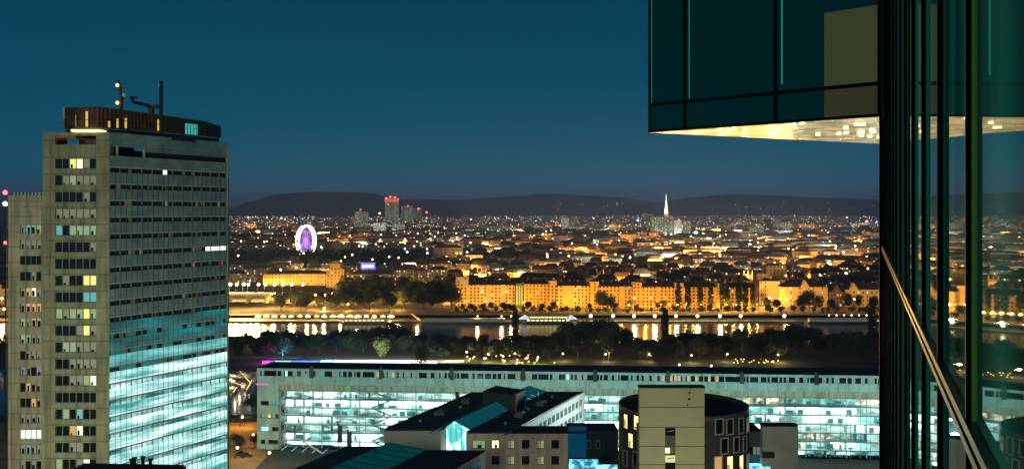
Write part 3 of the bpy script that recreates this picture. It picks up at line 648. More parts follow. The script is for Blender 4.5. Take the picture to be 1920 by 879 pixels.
# ------------------------------------------------------------------ sister office at the bottom
so = empty('atrium_office', (-38, 205, 2), 'dark roofed office with a green glazed ridge right in front of the beige courtyard office', 'building')
H2 = 55.0
pL = K(651, 838, H2); pM = K(709, 838, H2); pR1 = K(801, 845, H2); pR2 = K(910, 846, H2)
def wing_back(o, a, b, L, roofm, wallm):
    a2 = along(a, -L); b2 = along(b, -L); mb = MB(); mb.prism([a2, b2, b, a], 2, zR - .02, 0); rel(o, mb).build('wall', wallm, o)
    mb = MB(); mb.prism([a2, b2, b, a], zR - .02, zR + .3, 0); rel(o, mb).build('roof', roofm, o)
wing_back(so, pL, (pL[0] + 8.2, pL[1]), 50, greenroof, white); wing_back(so, pR1, pR2, 50, blackroof, white)
gA = (pL[0] + 8.2, pL[1]); ridge_p = K(728, 829, H2 - 2.4)
mb = MB(); NB = 12; rg = MB()
for (A0, B0, za, zb_) in ((gA, ridge_p, zg, zR + 2.4), (ridge_p, pR1, zR + 2.4, zg)):
    A1 = along(A0, -50); B1 = along(B0, -50)
    for i in range(NB):
        t0, t1 = i / NB + .004, (i + 1) / NB - .004
        mb.poly([(l(A0[0], A1[0], t0), l(A0[1], A1[1], t0), za), (l(B0[0], B1[0], t0), l(B0[1], B1[1], t0), zb_), (l(B0[0], B1[0], t1), l(B0[1], B1[1], t1), zb_), (l(A0[0], A1[0], t1), l(A0[1], A1[1], t1), za)], 0)
        rg.tube((l(A0[0], A1[0], t0), l(A0[1], A1[1], t0), za + .03), (l(B0[0], B1[0], t0), l(B0[1], B1[1], t0), zb_ + .03), .1, 4)
rel(so, mb).build('atrium_roof', M('sister_atrium_glass', (.02, .12, .11), .3, emit=(0, .3, .26), es=.10, noise=.5, nscale=.3), so); rel(so, rg).build('atrium_ribs', M('atrium_rib_b', (.01, .04, .04), .5), so)
mb = MB(); a_ = along((pR2[0], pR2[1]), -50); FS = (Vector((a_[0], a_[1], 0)), (dv[0], dv[1]), (dv[1], -dv[0]))
for k in range(14):
    for r_ in range(2):
        m2 = MB(); m2.ob(FS, 1 + k * 3.4, 3 + k * 3.4, .02, .1, zR - 3.2 - r_ * 3.6, zR - 1.4 - r_ * 3.6, 0); rel(so, m2).build('side_window', glass_d, so)
for (x, y) in ((690, 862), (704, 866)):
    mb = MB(); p_ = P(x, 878, 212); mb.box(p_[0] - .8, p_[0] + .8, 211, 212.6, zR + .3, zR + 2.0); mb.tube((p_[0], 211.5, zR + 2), (p_[0], 211.5, zR + 3), .3, 6); rel(so, mb).build('roof_vent', dark, so)
mb = MB(); p_ = P(600, 868, 208); mb.box(XD(588, 208), XD(672, 208), 205, 209, zR + .3, ZD(862, 208)); rel(so, mb).build('roof_plant_room', M('plant_room_dark', (.02, .05, .05), .6), so)

# ------------------------------------------------------------------ round office with slab core in front
DC, RC = 190.0, 12.7; XC = XD(1281, DC); zC = HC - 38.0
ro = empty('round_office', (XC, DC, 2), 'dark round office drum with pale framed windows behind a concrete stair core', 'building')
char = M('charcoal_cladding', (.045, .045, .048), .7, noise=.2, nscale=.5)
mb = MB(); n = 64
ring = [(XC + RC * math.cos(2 * math.pi * i / n), DC + RC * math.sin(2 * math.pi * i / n)) for i in range(n)]
mb.prism(ring, 2, zC - .9, 0); rel(ro, mb).build('drum_wall', char, ro)
mb = MB(); ri = [(XC + (RC - .5) * math.cos(2 * math.pi * i / n), DC + (RC - .5) * math.sin(2 * math.pi * i / n)) for i in range(n)]
for i in range(n):
    j = (i + 1) % n; a, b_, c_, d_ = ring[i], ring[j], ri[j], ri[i]
    mb.poly([(*a, zC - .9), (*b_, zC - .9), (*b_, zC), (*a, zC)]); mb.poly([(*a, zC), (*b_, zC), (*c_, zC), (*d_, zC)]); mb.poly([(*d_, zC), (*c_, zC), (*c_, zC - .89), (*d_, zC - .89)])
rel(ro, mb).build('parapet', M('parapet_metal', (.10, .08, .07), .5), ro)
mb = MB(); mb.poly([(*p_, zC - .88) for p_ in ri]); mb.box(XC + 3, XC + 4.5, DC - 6, DC - 5, zC - .88, zC - .2); rel(ro, mb).build('roof', blackroof, ro)
frm = M('window_frame_pale', (.42, .40, .37), .5)
def drumwin(x, y, m_, frame=True):
    sa = (x - 1281) / 120.0; a = math.asin(max(-.985, min(.985, sa))); px_ = XC + RC * math.sin(a); py_ = DC - RC * math.cos(a)
    zc_ = ZD(y, py_); t_ = (math.cos(a), math.sin(a)); n_ = (math.sin(a), -math.cos(a)); fr = (Vector((px_, py_, 0)), t_, n_)
    mb = MB(); w1, h1 = .95, 1.55
    for (q0, q1, z0, z1) in ((-w1, -w1 + .22, -h1, h1), (w1 - .22, w1, -h1, h1), (-w1 + .22, w1 - .22, -h1, -h1 + .22), (-w1 + .22, w1 - .22, h1 - .22, h1)):
        mb.ob(fr, q0, q1, -.3, .12, zc_ + z0, zc_ + z1)
    wo = rel(ro, mb).build('window', frm if frame else char, ro)
    mb = MB(); mb.ob(fr, -w1 + .2, w1 - .2, -.3, .04, zc_ - h1 + .2, zc_ + h1 - .2, 0)
    if m_ is not glass_d: mb.ob(fr, -w1 + .3, 0, .045, .06, zc_ - h1 + .3, zc_ + h1 * rr.uniform(-.5, .6), 1)
    rel(ro, mb).build('pane', [m_, L_amb], wo)
for x, y, m_ in ((1324, 799, glass_d), (1345, 799, glass_d), (1370, 797, glass_d), (1389, 795, L_dim), (1334, 835, glass_d), (1359, 833, glass_d), (1380, 831, glass_d),
                 (1322, 869, L_amb), (1345, 868, L_warm), (1370, 866, L_warm), (1389, 863, L_dim), (1169, 789, L_warm), (1185, 792, L_warm), (1176, 825, L_warm), (1194, 829, L_warm), (1168, 858, glass_d), (1184, 861, glass_d)):
    drumwin(x, y, m_, not (m_ in (L_warm,)))
DS = 170.0; zS = ZD(727, DS)
mb = MB(); x0, x1 = XD(1199, DS), XD(1321, DS); h0, h1 = XD(1247, DS), XD(1266.5, DS)
cuts = [zS, ZD(762, DS), ZD(799, DS), ZD(835, DS), ZD(869, DS), ZD(905, DS), 2]
for i in range(6):
    zt_, zb_ = cuts[i] - (.16 if i else 0), cuts[i + 1]
    if i < 2: mb.box(x0, x1, DS, DS + 1.7, zb_, zt_)
    else: mb.box(x0, h0, DS, DS + 1.7, zb_, zt_); mb.box(h1, x1, DS, DS + 1.7, zb_, zt_)

rel(ro, mb).build('stair_core', M('stair_core_concrete', (.62, .60, .36), .85, noise=.06, nscale=.4), ro)
mb = MB(); mb.box(x0 + .1, x1 - .1, DS + .08, DS + 1.6, 2, zS - .2); mb.box(x0 + 1, x1 - 1, DS + 1.6, DS + 12, 2, zC - 2); rel(ro, mb).build('joint_backing', M('joint_concrete', (.26, .25, .15), .9), ro)
mb = MB(); mb.box(x0 - .1, x1 + .1, DS - .1, DS + 1.8, zS, zS + .3); rel(ro, mb).build('core_roof', blackroof, ro)
for (ya, yb, m_) in ((802, 816, glass_d), (817, 838, M('grille', (.10, .10, .10), .5)), (839, 849, L_cre), (850, 852, dark), (853, 866, E('window_lime', (.75, .85, .35), .8)), (867, 884, glass_d)):
    mb = MB(); mb.box(h0 + .05, h1 - (.05 if ya != 839 else 1.0), DS - .0, DS + .07, ZD(yb, DS), ZD(ya, DS), 0)
    if ya in (802, 853): mb.tube((h0 + .4, DS - .05, ZD(ya + 6, DS)), (h1 - .3, DS - .05, ZD(ya + 4, DS)), .09, 5, 1)
    rel(ro, mb).build('core_window', [m_, conc_l], ro)
mb = MB()
for (x, y, s_) in ((1293, 736, .18), (1292, 748, .22), (1289, 759, .14)): p_ = P(x, y, DS - .05); mb.ball(p_, s_, 0, 6, 4)
rel(ro, mb).build('wall_lamp', dark, ro)
# small pale block at its right
DB = 200.0; bo = empty('pale_stair_block', (XD(1462, DB), DB, 2), 'small windowless beige block with a black roof right of the round drum', 'building')
mb = MB(); mb.box(XD(1430, DB), XD(1495, DB), DB, DB + 2.2, 2, ZD(799, DB)); mb.box(XD(1495, DB), XD(1501, DB), DB + 1.5, DB + 4, 2, ZD(806, DB)); rel(bo, mb).build('wall', M('warm_grey_render', (.55, .54, .47), .8, noise=.1, nscale=.3), bo)
mb = MB(); mb.box(XD(1429, DB), XD(1496, DB), DB - .1, DB + 2.3, ZD(799, DB), ZD(796, DB)); rel(bo, mb).build('roof', blackroof, bo)
mb = MB(); mb.box(XD(1429, DB), XD(1452, DB), DB - .08, DB + .1, ZD(858, DB), ZD(846, DB)); rel(bo, mb).build('window', dark, bo)
bl = empty('dark_link_block', (XD(1416, 203), 203, 2), 'low dark block squeezed between the round drum and the beige block', 'building')
mb = MB(); mb.box(XD(1400, 203), XD(1429, 203), 203, 211, 2, ZD(809, 203)); rel(bl, mb).build('wall', M('slate_cladding', (.05, .07, .08), .6), bl)
mb = MB(); mb.box(XD(1400, 203), XD(1429, 203), 202.9, 211, ZD(809, 203), ZD(807, 203)); rel(bl, mb).build('roof', blackroof, bl)
for x in (1408, 1415, 1422): mb = MB(); mb.box(XD(x - 2.6, 203), XD(x + 2.6, 203), 202.9, 203.02, ZD(851, 203), ZD(837, 203), 0); rel(bl, mb).build('window', L_dim if x > 1410 else glass_d, bl)
mb = MB(); mb.box(XD(1404, 202), XD(1440, 202), 200, 202.7, ZD(885, 202), ZD(869, 202), 0); rel(bl, mb).build('lit_shopfront', glow_panel('shop_cyan', (.02, .3, 1), (.3, .95, 1), 1, 2, (.8, .8, .8), .5, .1), bl)

# ------------------------------------------------------------------ our own glass tower at the right
wd = Vector((662, 1800)).normalized(); wn = (-wd[1], wd[0]); dd0 = .75
GW = (Vector((wd[1] * dd0, -wd[0] * dd0, 0)), (wd[0], wd[1]), wn)     # s along the wall away from the camera; n towards open air
gt = empty('glass_tower', (GW[0][0], GW[0][1], 2), 'dark green glass tower wall with black fins and a lit overhanging storey', 'tower')
def gp(mb, name, mats, par=None):
    o = rel(gt, mb).build(name, mats, gt)
    return o
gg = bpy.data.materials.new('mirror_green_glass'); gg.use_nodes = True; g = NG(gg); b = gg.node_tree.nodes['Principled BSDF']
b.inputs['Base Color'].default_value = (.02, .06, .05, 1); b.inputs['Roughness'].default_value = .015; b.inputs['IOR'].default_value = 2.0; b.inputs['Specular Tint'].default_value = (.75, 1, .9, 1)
b.inputs['Emission Color'].default_value = (.03, .28, .17, 1)  # green glow put into the glass as emission
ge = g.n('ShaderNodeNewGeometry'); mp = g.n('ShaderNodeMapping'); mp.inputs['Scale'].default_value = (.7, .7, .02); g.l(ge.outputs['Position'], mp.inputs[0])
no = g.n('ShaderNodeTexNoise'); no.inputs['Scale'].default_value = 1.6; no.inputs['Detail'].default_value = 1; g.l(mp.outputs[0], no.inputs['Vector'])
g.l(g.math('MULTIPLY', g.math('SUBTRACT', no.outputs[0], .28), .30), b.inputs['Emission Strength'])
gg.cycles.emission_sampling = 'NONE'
fin = M('black_fin', (.006, .006, .006), .6, spec=.3)
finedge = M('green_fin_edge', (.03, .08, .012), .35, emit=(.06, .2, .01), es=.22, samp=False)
ss = [10.4 * .75 - 2.97 * 2 + 2.97 * i for i in range(16)]     # fin stations
ss = [s for s in ss if s < 46]
edges = [-6] + ss + [46.1]
mb = MB()
for a, b_ in zip(edges, edges[1:]):
    for (z0, z1) in ((98.49, 130), (60, 98.27)):
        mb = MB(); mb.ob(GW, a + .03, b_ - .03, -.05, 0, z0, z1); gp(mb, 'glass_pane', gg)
for i, s in enumerate(ss):
    mb = MB(); mb.ob(GW, s - .04, s + .04, -.04, .055, 60, 130); 
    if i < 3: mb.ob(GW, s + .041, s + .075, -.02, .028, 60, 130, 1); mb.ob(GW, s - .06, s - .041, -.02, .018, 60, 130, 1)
    gp(mb, 'fin', [fin, finedge])
mb = MB(); mb.ob(GW, -6, 46.1, -.06, .07, 98.28, 98.345, 0); mb.ob(GW, -6, 46.1, -.06, .03, 98.345, 98.40, 1); mb.ob(GW, -6, 46.1, -.06, .07, 98.40, 98.47, 0)
led = M('ledge_metal', (.22, .25, .25), .40, metal=1); gp(mb, 'ledge', [led, fin])
mb = MB(); mb.ob(GW, -6.0, 46.0, -22, -.08, 2, 130); gp(mb, 'core', dark)
mb = MB(); mb.ob(GW, 46.1, 46.3, -22, .16, 2, ZD(218, 43) - .02, 0); mb.ob(GW, 45.2, 46.1, .02, .16, 2, 104.2, 1); gp(mb, 'corner_post', [M('corner_teal', (.02, .10, .09), .4), fin])
mb = MB(); mb.ob(GW, 30, 46.3, -22, .05, 2, 60, 0); mb.ob(GW, -6, 30, -22, .05, 2, 60, 0); gp(mb, 'base_storeys', glass_d)
# overhang
PL = (XD(1218, 51.8), 51.8); PR = (XD(1652, 43.0), 43.0); PB = (XD(1660, 60.2), 60.2)
zo = ZD(248, 51.8)
og = bpy.data.materials.new('overhang_glass'); og.use_nodes = True; b = og.node_tree.nodes['Principled BSDF']
b.inputs['Base Color'].default_value = (.002, .018, .020, 1); b.inputs['Roughness'].default_value = .03; b.inputs['IOR'].default_value = 1.45; b.inputs['Emission Color'].default_value = (0, .30, .30, 1); b.inputs['Emission Strength'].default_value = .032  # even teal glow added to the panes by emission
d = Vector((PR[0] - PL[0], PR[1] - PL[1])); LO = d.length; d /= LO
O_ = (Vector((PL[0], PL[1], 0)), (d[0], d[1]), (d[1], -d[0]))
def so_at(x):       # distance along the overhang face for a picture column
    k = (x - CX) / F; return (k * PL[1] - PL[0]) / (d[0] - k * d[1])
zh = ZD(197, 51.8); sb = [0, so_at(1285), so_at(1455), LO]
for i in range(3):
    mb = MB(); mb.ob(O_, sb[i], sb[i + 1], -.3, 0, zh, 118); gp(mb, 'overhang_pane', og)
    mb = MB(); mb.ob(O_, sb[i], sb[i + 1], -.3, 0, zo, zh - .01); gp(mb, 'spandrel_pane', og)
for s in sb[:-1] + [LO - .05]: mb = MB(); mb.ob(O_, max(s - .07, .0), s + .07, .0, .12, zo, 118); gp(mb, 'overhang_mullion', fin)
mb = MB(); mb.ob(O_, 0, LO, .0, .10, zh - .08, zh + .08); gp(mb, 'transom', fin)
mb = MB(); mb.ob(O_, 0, LO, -.3, .14, zo - .02, zo + .10); gp(mb, 'overhang_edge', fin)
mb = MB(); s0_ = so_at(1546); mb.ob(O_, s0_, LO - .15, .004, .03, zh + .09, ZD(22, 44.5)); mb.ob(O_, s0_, LO - .15, .004, .03, zo + .12, zh - .09, 1)
gp(mb, 'blind', [M('blind_olive', (.17, .18, .07), .8, emit=(.62, .72, .30), es=.055), M('blind_olive_low', (.16, .14, .06), .8, emit=(.70, .62, .28), es=.04)])
mb = MB(); gs = E('light_streak_glow', (0, .4, .28), .5)  # green light streaks painted as thin emissive strips
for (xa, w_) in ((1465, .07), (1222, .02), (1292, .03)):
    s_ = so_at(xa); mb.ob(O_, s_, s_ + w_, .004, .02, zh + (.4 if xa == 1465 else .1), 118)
gp(mb, 'light_streak', gs)
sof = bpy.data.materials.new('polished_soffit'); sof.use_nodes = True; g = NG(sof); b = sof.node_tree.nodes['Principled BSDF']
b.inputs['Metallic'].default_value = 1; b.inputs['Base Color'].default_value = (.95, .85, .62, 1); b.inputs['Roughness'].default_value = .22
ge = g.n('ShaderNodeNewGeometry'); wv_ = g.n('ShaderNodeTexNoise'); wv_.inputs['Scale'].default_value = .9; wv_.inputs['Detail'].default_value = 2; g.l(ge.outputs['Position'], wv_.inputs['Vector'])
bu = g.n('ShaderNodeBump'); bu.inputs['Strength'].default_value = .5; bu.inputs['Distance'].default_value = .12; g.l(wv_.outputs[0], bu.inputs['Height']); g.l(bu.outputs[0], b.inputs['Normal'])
rc = g.ramp(wv_.outputs[0], [(.40, (.10, .08, .03)), (.50, (.50, .34, .10)), (.62, (1, .76, .34))]); g.l(rc, b.inputs['Emission Color']); b.inputs['Emission Strength'].default_value = .40; sof.cycles.emission_sampling = 'NONE'  # gold reflections painted into the soffit as emission
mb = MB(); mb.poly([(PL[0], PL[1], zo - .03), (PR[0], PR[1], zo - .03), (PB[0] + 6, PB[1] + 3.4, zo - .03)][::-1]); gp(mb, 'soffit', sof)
dl_ = E('added_downlight', (1, .78, .42), 3)  # glowing spots added to brighten the soffit
for k in range(22):
    u, v = rr.random(), rr.random() * .9
    a = Vector((*PL, zo - .08)).lerp(Vector((*PR, zo - .08)), .15 + .85 * u).lerp(Vector((*PB, zo - .08)), v * (.15 + .8 * u)); mb = MB(); mb.box(a[0] - .1, a[0] + .1, a[1] - .1, a[1] + .1, zo - .10, zo - .04); gp(mb, 'added_downlight', dl_)
mb = MB(); mb.prism([PL, (PR[0] + 6, PR[1] - 1), (PB[0] + 6, PB[1] + 3.4)], zo + .1, 118) ; mb.v = [(v[0] + .0, v[1] + .35, v[2]) for v in mb.v]; gp(mb, 'overhang_core', dark)
mb = MB(); pv = P(1676, -20, 40); 
for i in range(1, 16):
    nx = P(1676 - i * 1.35 + rr.uniform(-1.2, 1.2), -20 + i * 16, 40); mb.tube(pv, nx, .015, 4); pv = nx
gp(mb, 'hanging_cable', steel)

# ------------------------------------------------------------------ trees
def tree_proto(name, h, cw, seed, mat, n=900, poplar=False, ls=.8):
    r = random.Random(seed); o = bpy.data.objects.new(name, None); COL.objects.link(o)
    mb = MB(); th = h * (.12 if poplar else .3); mb.tube((0, 0, -.3), (0, 0, th * 1.6), h * .022, 6, r2=h * .012)
    cl = []
    for k in range(9 if not poplar else 12):
        if poplar: zc_ = th + (h - th) * (k + .5) / 12; rad = cw * .5 * math.sin(math.pi * (.12 + .80 * (k + .5) / 12)) ** .7; c = Vector((r.uniform(-.3, .3), r.uniform(-.3, .3), zc_)); R_ = max(.6, rad)
        else:
            a = r.uniform(0, 6.28); d_ = cw * .5 * r.uniform(.1, .62); zc_ = th + (h - th) * r.uniform(.15, .78); c = Vector((math.cos(a) * d_, math.sin(a) * d_, zc_)); R_ = cw * r.uniform(.17, .30)
        cl.append((c, R_))
        if not poplar: mb.tube((0, 0, th * r.uniform(.8, 1.4)), c, h * .01, 4, r2=h * .004)
    t_ = mb.build('trunk', bark, o)
    mb = MB()
    for i in range(n):
        c, R_ = r.choice(cl); v = Vector((r.gauss(0, 1), r.gauss(0, 1), r.gauss(0, 1))).normalized() * R_ * r.uniform(.5, 1.3) ** .7
        if poplar: v.z *= 1.4
        p_ = c + v; a = Vector((r.gauss(0, 1), r.gauss(0, 1), r.gauss(0, .7))).normalized(); b_ = a.orthogonal().normalized(); s_ = ls * r.uniform(.6, 1.3)
        mb.poly([p_ - a * s_, p_ + b_ * s_ * .7, p_ + a * s_, p_ - b_ * s_ * .7])
    mb.build('crown', mat, o); kids(o); return o
protos = [tree_proto('leafy_tree', 17, 15, i, m_, 2000, False, .58) for i, m_ in enumerate((leaf_d, leaf, leaf_d, leaf, leaf_d, leaf))]
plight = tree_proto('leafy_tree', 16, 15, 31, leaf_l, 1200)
pop = [tree_proto('poplar_tree', 30, 6, 50 + i, leaf_d, 900, True, .9) for i in range(2)]
USED = set(); LAST = []
def place(pr, x, y, z, s, rz, label, cat, group):
    if pr.name in USED: o = copy_tree(pr)
    else: o = pr; USED.add(pr.name)
    LAST[:] = [o]; o.location = (x, y, z); o.scale = (s, s, s * random.uniform(.9, 1.1)); o.rotation_euler = (0, 0, rz); return tag(o, label, cat, group)
rt = random.Random(11)
LM = [(430, 'near the left office tower'), (560, 'above the white slab end'), (700, 'behind the white lit path'), (830, 'beyond the light green tree'), (1000, 'beyond the dark roofs'), (1150, 'above the white courtyard wall'),
      (1300, 'behind the concrete stair core'), (1450, 'beyond the beige block'), (1600, 'beside the glass tower wall')]
def near(x):
    return min(LM, key=lambda a: abs(a[0] - x))[1]
# the dark belt of trees on the island: x picture column, D distance
cnt = {}
for row, (D, sc_) in enumerate(((704, .9), (684, .95), (662, .95), (632, .9))):
    x = 425 + rt.uniform(0, 20)
    while x < 1720:
        if row == 3 and ((600 < x < 780) or rt.random() < .4): x += 25; continue
        s = sc_ * rt.uniform(.75, 1.25)
        if x < 620 and row < 2: s *= .8
        if 430 < x < 500 and row == 0 : s *= .6
        if (860 < x < 960 or 1530 < x < 1570) and row < 3: s *= .62
        if 1180 < x < 1260 and row < 2: s *= .6
        k = near(x); pi = rt.randrange(6)
        kindw = ['dark round tree', 'broad tree', 'spreading tree', 'green tree', 'lopsided tree', 'many-lobed tree'][pi]
        rw_ = ['at the river edge', 'behind the river edge', 'in the park belt', 'on the park lawn'][row]
        place(protos[pi], XD(x, D), D + rt.uniform(-6, 6), 2, s, rt.uniform(0, 6.28), f'{kindw} {rw_} {k}', 'tree', f'{kindw}s {rw_} {k}')
        o_ = COL.objects[-1] if False else LAST[0]; hb = .50 + .22 * math.sin(x / 47.0) * math.sin(x / 113.0 + 1) + (.22 if (730 < x < 820 or 1040 < x < 1190 or 1380 < x < 1500) else 0) + .06 * row; o_.scale = (s * .95, s * .95, s * hb * 1.15)
        x += 31 * s * rt.uniform(.7, 1.2)
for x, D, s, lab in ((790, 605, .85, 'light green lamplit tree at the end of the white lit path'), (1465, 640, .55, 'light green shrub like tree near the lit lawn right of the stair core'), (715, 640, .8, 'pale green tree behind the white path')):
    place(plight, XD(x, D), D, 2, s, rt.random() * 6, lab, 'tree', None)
for x, D, s in ((1635, 700, 1.05),): place(pop[0], XD(x, D), D, 2, s, 0, 'dark pointed poplar at the river edge beside the glass tower wall', 'tree', None)
for x, D, s in ((966, 700, .8), (1247, 704, .9)): place(pop[1], XD(x, D), D, 2, s, x, 'narrow dark poplar on the island at column of the ' + ('restaurant boat' if x < 1000 else 'cathedral spire'), 'tree', None)
# far bank: poplars before the right end of the apartment row
for i, x in enumerate((1270, 1288, 1312, 1331, 1352, 1362, 1384, 1396, 1410)):
    place(pop[i % 2], XD(x, 930), 925 + (i % 3), 4, .95 * rt.uniform(.8, 1.1), i, 'tall dark poplar in the row before the orange apartment houses', 'tree', 'poplars before the orange apartment houses')
for (x, s) in ((868, .35), (884, .4), (905, .4), (922, .4), (943, .4), (955, .35), (990, .45), (1015, .4), (1037, .45), (1105, .4), (1130, .9), (1142, .75), (1152, .45), (1180, .5), (1232, .4), (1245, .5), (1440, .7), (1455, .6), (1500, .8), (1518, .9), (1535, .7), (1560, .6), (1590, .8), (1612, .7), (1640, .7)):
    pi = rt.randrange(6); place(protos[pi], XD(x, 925), 925 + rt.uniform(-2, 2), 4, s * 1.15, rt.random() * 6, ('small' if s < .5 else 'large') + ' tree on the far quay ' + ('before the orange apartments' if x < 1420 else 'before the gabled houses'), 'tree', ('small' if s < .5 else 'large') + ' quay trees ' + ('before the apartments' if x < 1420 else 'before the gabled houses'))
for i in range(46):
    x = 858 + i * 17.5 + rt.uniform(-5, 5); pi = rt.randrange(6); place(protos[pi], XD(x, 900), 898 + rt.uniform(0, 5), 4.1, rt.uniform(.28, .5), rt.random() * 6, ('low dark' if pi % 2 else 'low green') + ' tree in the row along the quay wall', 'tree', ('low dark' if pi % 2 else 'low green') + ' trees along the quay wall')
for row, D in enumerate((928, 955, 1000, 1060, 1130)):
    x = (510 if row < 3 else 640) + rt.uniform(0, 20)
    while x < 850:
        if row == 0 and rt.random() < .3: x += 15; continue
        pi = rt.randrange(6); s = rt.uniform(.85, 1.25) * (.7 if x < 640 else 1.1)
        side = 'left of the ochre apartments' if x > 680 else 'below the yellow hall'
        place(protos[pi], XD(x, D), D + rt.uniform(-8, 8), 4, s, rt.random() * 6, f"{['dark', 'green', 'dusky', 'leafy', 'shadowy', 'full'][pi]} grove tree in {['front', 'front', 'second', 'middle', 'middle', 'rear', 'rear'][row]} row {side}", 'tree', f'{["dark", "green", "dusky", "leafy", "shadowy", "full"][pi]} grove trees row {["front", "front", "second", "middle", "middle", "rear", "rear"][row]} {side}')
        x += 17 * rt.uniform(.8, 1.3)
mb = MB(); mb.box(0, 1, 0, 1, 0, 1)
# far-off wood that reads as one dark mass
mb = MB()
for i in range(9000):
    D = rt.uniform(1500, 2150); x = rt.uniform(-1000, -180) * D / 1900; zz = 4 + rt.uniform(3, 13); a = Vector((rt.gauss(0, 1), rt.gauss(0, 1), rt.gauss(0, .5))).normalized() * 3.2; b_ = a.orthogonal().normalized() * 2.6; p_ = Vector((x, D, zz))
    mb.poly([p_ - a, p_ + b_, p_ + a, p_ - b_])
mb.build('wood_foliage', leaf_d, kind='stuff', label='dark wood round the big wheel', )
mb = MB()      # the tree belt goes on along the island and the far bank beyond both ends of the view
for i in range(16000):
    if i % 2: x = rt.choice((rt.uniform(-700, 415), rt.uniform(1725, 2500)))
    else: x = rt.choice((rt.uniform(-300, 415), rt.uniform(1725, 2200)))
    if i % 5: D = rt.uniform(640, 712); z0_ = 2
    else: D = rt.uniform(895, 925); z0_ = 4
    hh = (7 + 3 * math.sin(x / 31.0) * math.sin(x / 83.0)); zz = z0_ + hh * rt.uniform(.15, 1) ** .6; a = Vector((rt.gauss(0, 1), rt.gauss(0, 1), rt.gauss(0, .5))).normalized() * 1.1; b_ = a.orthogonal().normalized() * .9; p_ = Vector((XD(x, D), D, zz))
    mb.poly([p_ - a, p_ + b_, p_ + a, p_ - b_])
mb.build('riverside_foliage', leaf_d, kind='stuff', label='dark tree belt beyond both ends of the view')
# lawns
for (x0, x1, D0_, D1_) in ((1355, 1480, 592, 612), (1260, 1340, 600, 612), (900, 1040, 608, 622)):
    mb = MB(); mb.poly([(XD(x0, D0_), D0_, 2.02), (XD(x1, D0_), D0_, 2.02), (XD(x1, D1_), D1_, 2.02), (XD(x0, D1_), D1_, 2.02)]); mb.build('lawn', M('lawn_green', (.06, .12, .02), .9, noise=.4, nscale=.5), kind='structure')
mb = MB(); mb.box(XD(600, 628), XD(870, 628), 622, 634, 1.9, 2.06); mb.build('park_path', M('pale_paving', (.5, .5, .48), .8, noise=.1, nscale=.3), kind='structure')
mb = MB(); mb.box(XD(870, 620), XD(1700, 620), 624, 627, 1.9, 2.05); mb.build('park_footpath', asph, kind='structure')
mb = MB(); mb.box(XD(360, 640), XD(560, 640), 640, 648, 1.9, 2.3); mb.build('marina_path', bank, kind='structure')

# ------------------------------------------------------------------ city beyond the river
DW_ = [(0, (.10, .085, .07)), (.2, (.22, .15, .09)), (.4, (.30, .24, .17)), (.6, (.16, .15, .15)), (.75, (.36, .30, .22)), (.9, (.09, .10, .12))]
f_old = facade('old_town_facade', DW_, 3.0, 3.4, .27, 3.4)
f_far = facade('far_town_facade', DW_, 6.5, 5.2, .13, 5.0)
f_orange = facade('ochre_apartment_facade', [(0, (.66, .38, .09)), (.3, (.74, .50, .16)), (.55, (.55, .34, .10)), (.8, (.70, .52, .24))], 3.6, 3.3, .16, 1.8, wu=(.26, .76), wv=(.25, .78), ramp=[(0, (1, .8, .4)), (.7, (1, .9, .6)), (.9, (.8, 1, .8)), (1, (1, .5, .3))])
f_cream = facade('cream_office_facade', [(0, (.55, .48, .30)), (.5, (.5, .45, .3))], 3.2, 3.4, .5, 1.2, wu=(.2, .75), ramp=[(0, (1, .85, .4)), (1, (.9, .9, .6))])
f_white = facade('white_office_facade', [(0, (.6, .6, .58)), (.5, (.6, .62, .62))], 3.4, 3.4, .75, 2.0, wu=(.15, .85), ramp=[(0, (.75, 1, .95)), (.6, (1, 1, .85)), (1, (.5, .9, .9))])
f_green = facade('greenish_tower_facade', [(0, (.16, .18, .12)), (.5, (.12, .16, .14))], 3.4, 3.6, .6, 1.8, ramp=[(0, (.8, .9, .35)), (.5, (.6, .9, .7)), (1, (1, .9, .6))])
roofm = [M('tile_roof_brown', (.05, .03, .022), .9, noise=.3, nscale=.3), M('slate_roof', (.022, .022, .028), .9, noise=.3, nscale=.3), M('flat_roof_grey', (.04, .04, .04), .9, noise=.3, nscale=.2)]
KB = [0]
def rect(cx, cy, w_, d_, rz):
    c, s = math.cos(rz), math.sin(rz)
    return [(cx + c * a - s * b_, cy + s * a + c * b_) for a, b_ in ((-w_ / 2, -d_ / 2), (w_ / 2, -d_ / 2), (w_ / 2, d_ / 2), (-w_ / 2, d_ / 2))]
def roofgeo(mb, rc_, z, h, m=0, ov=.5):
    (a, b_, c, d_) = [Vector((*p_, z)) for p_ in rc_]
    ctr = (a + b_ + c + d_) / 4
    a, b_, c, d_ = [p_ + (p_ - ctr).normalized() * ov for p_ in (a, b_, c, d_)]
    for p_ in (a, b_, c, d_): p_.z = z
    r0 = (a + d_) / 2 + Vector((0, 0, h)); r1 = (b_ + c) / 2 + Vector((0, 0, h)); t = .18; r0, r1 = r0.lerp(r1, t), r1.lerp(r0, t)
    mb.poly([a, b_, r1, r0], m); mb.poly([c, d_, r0, r1], m); mb.poly([b_, c, r1], m); mb.poly([d_, a, r0], m)
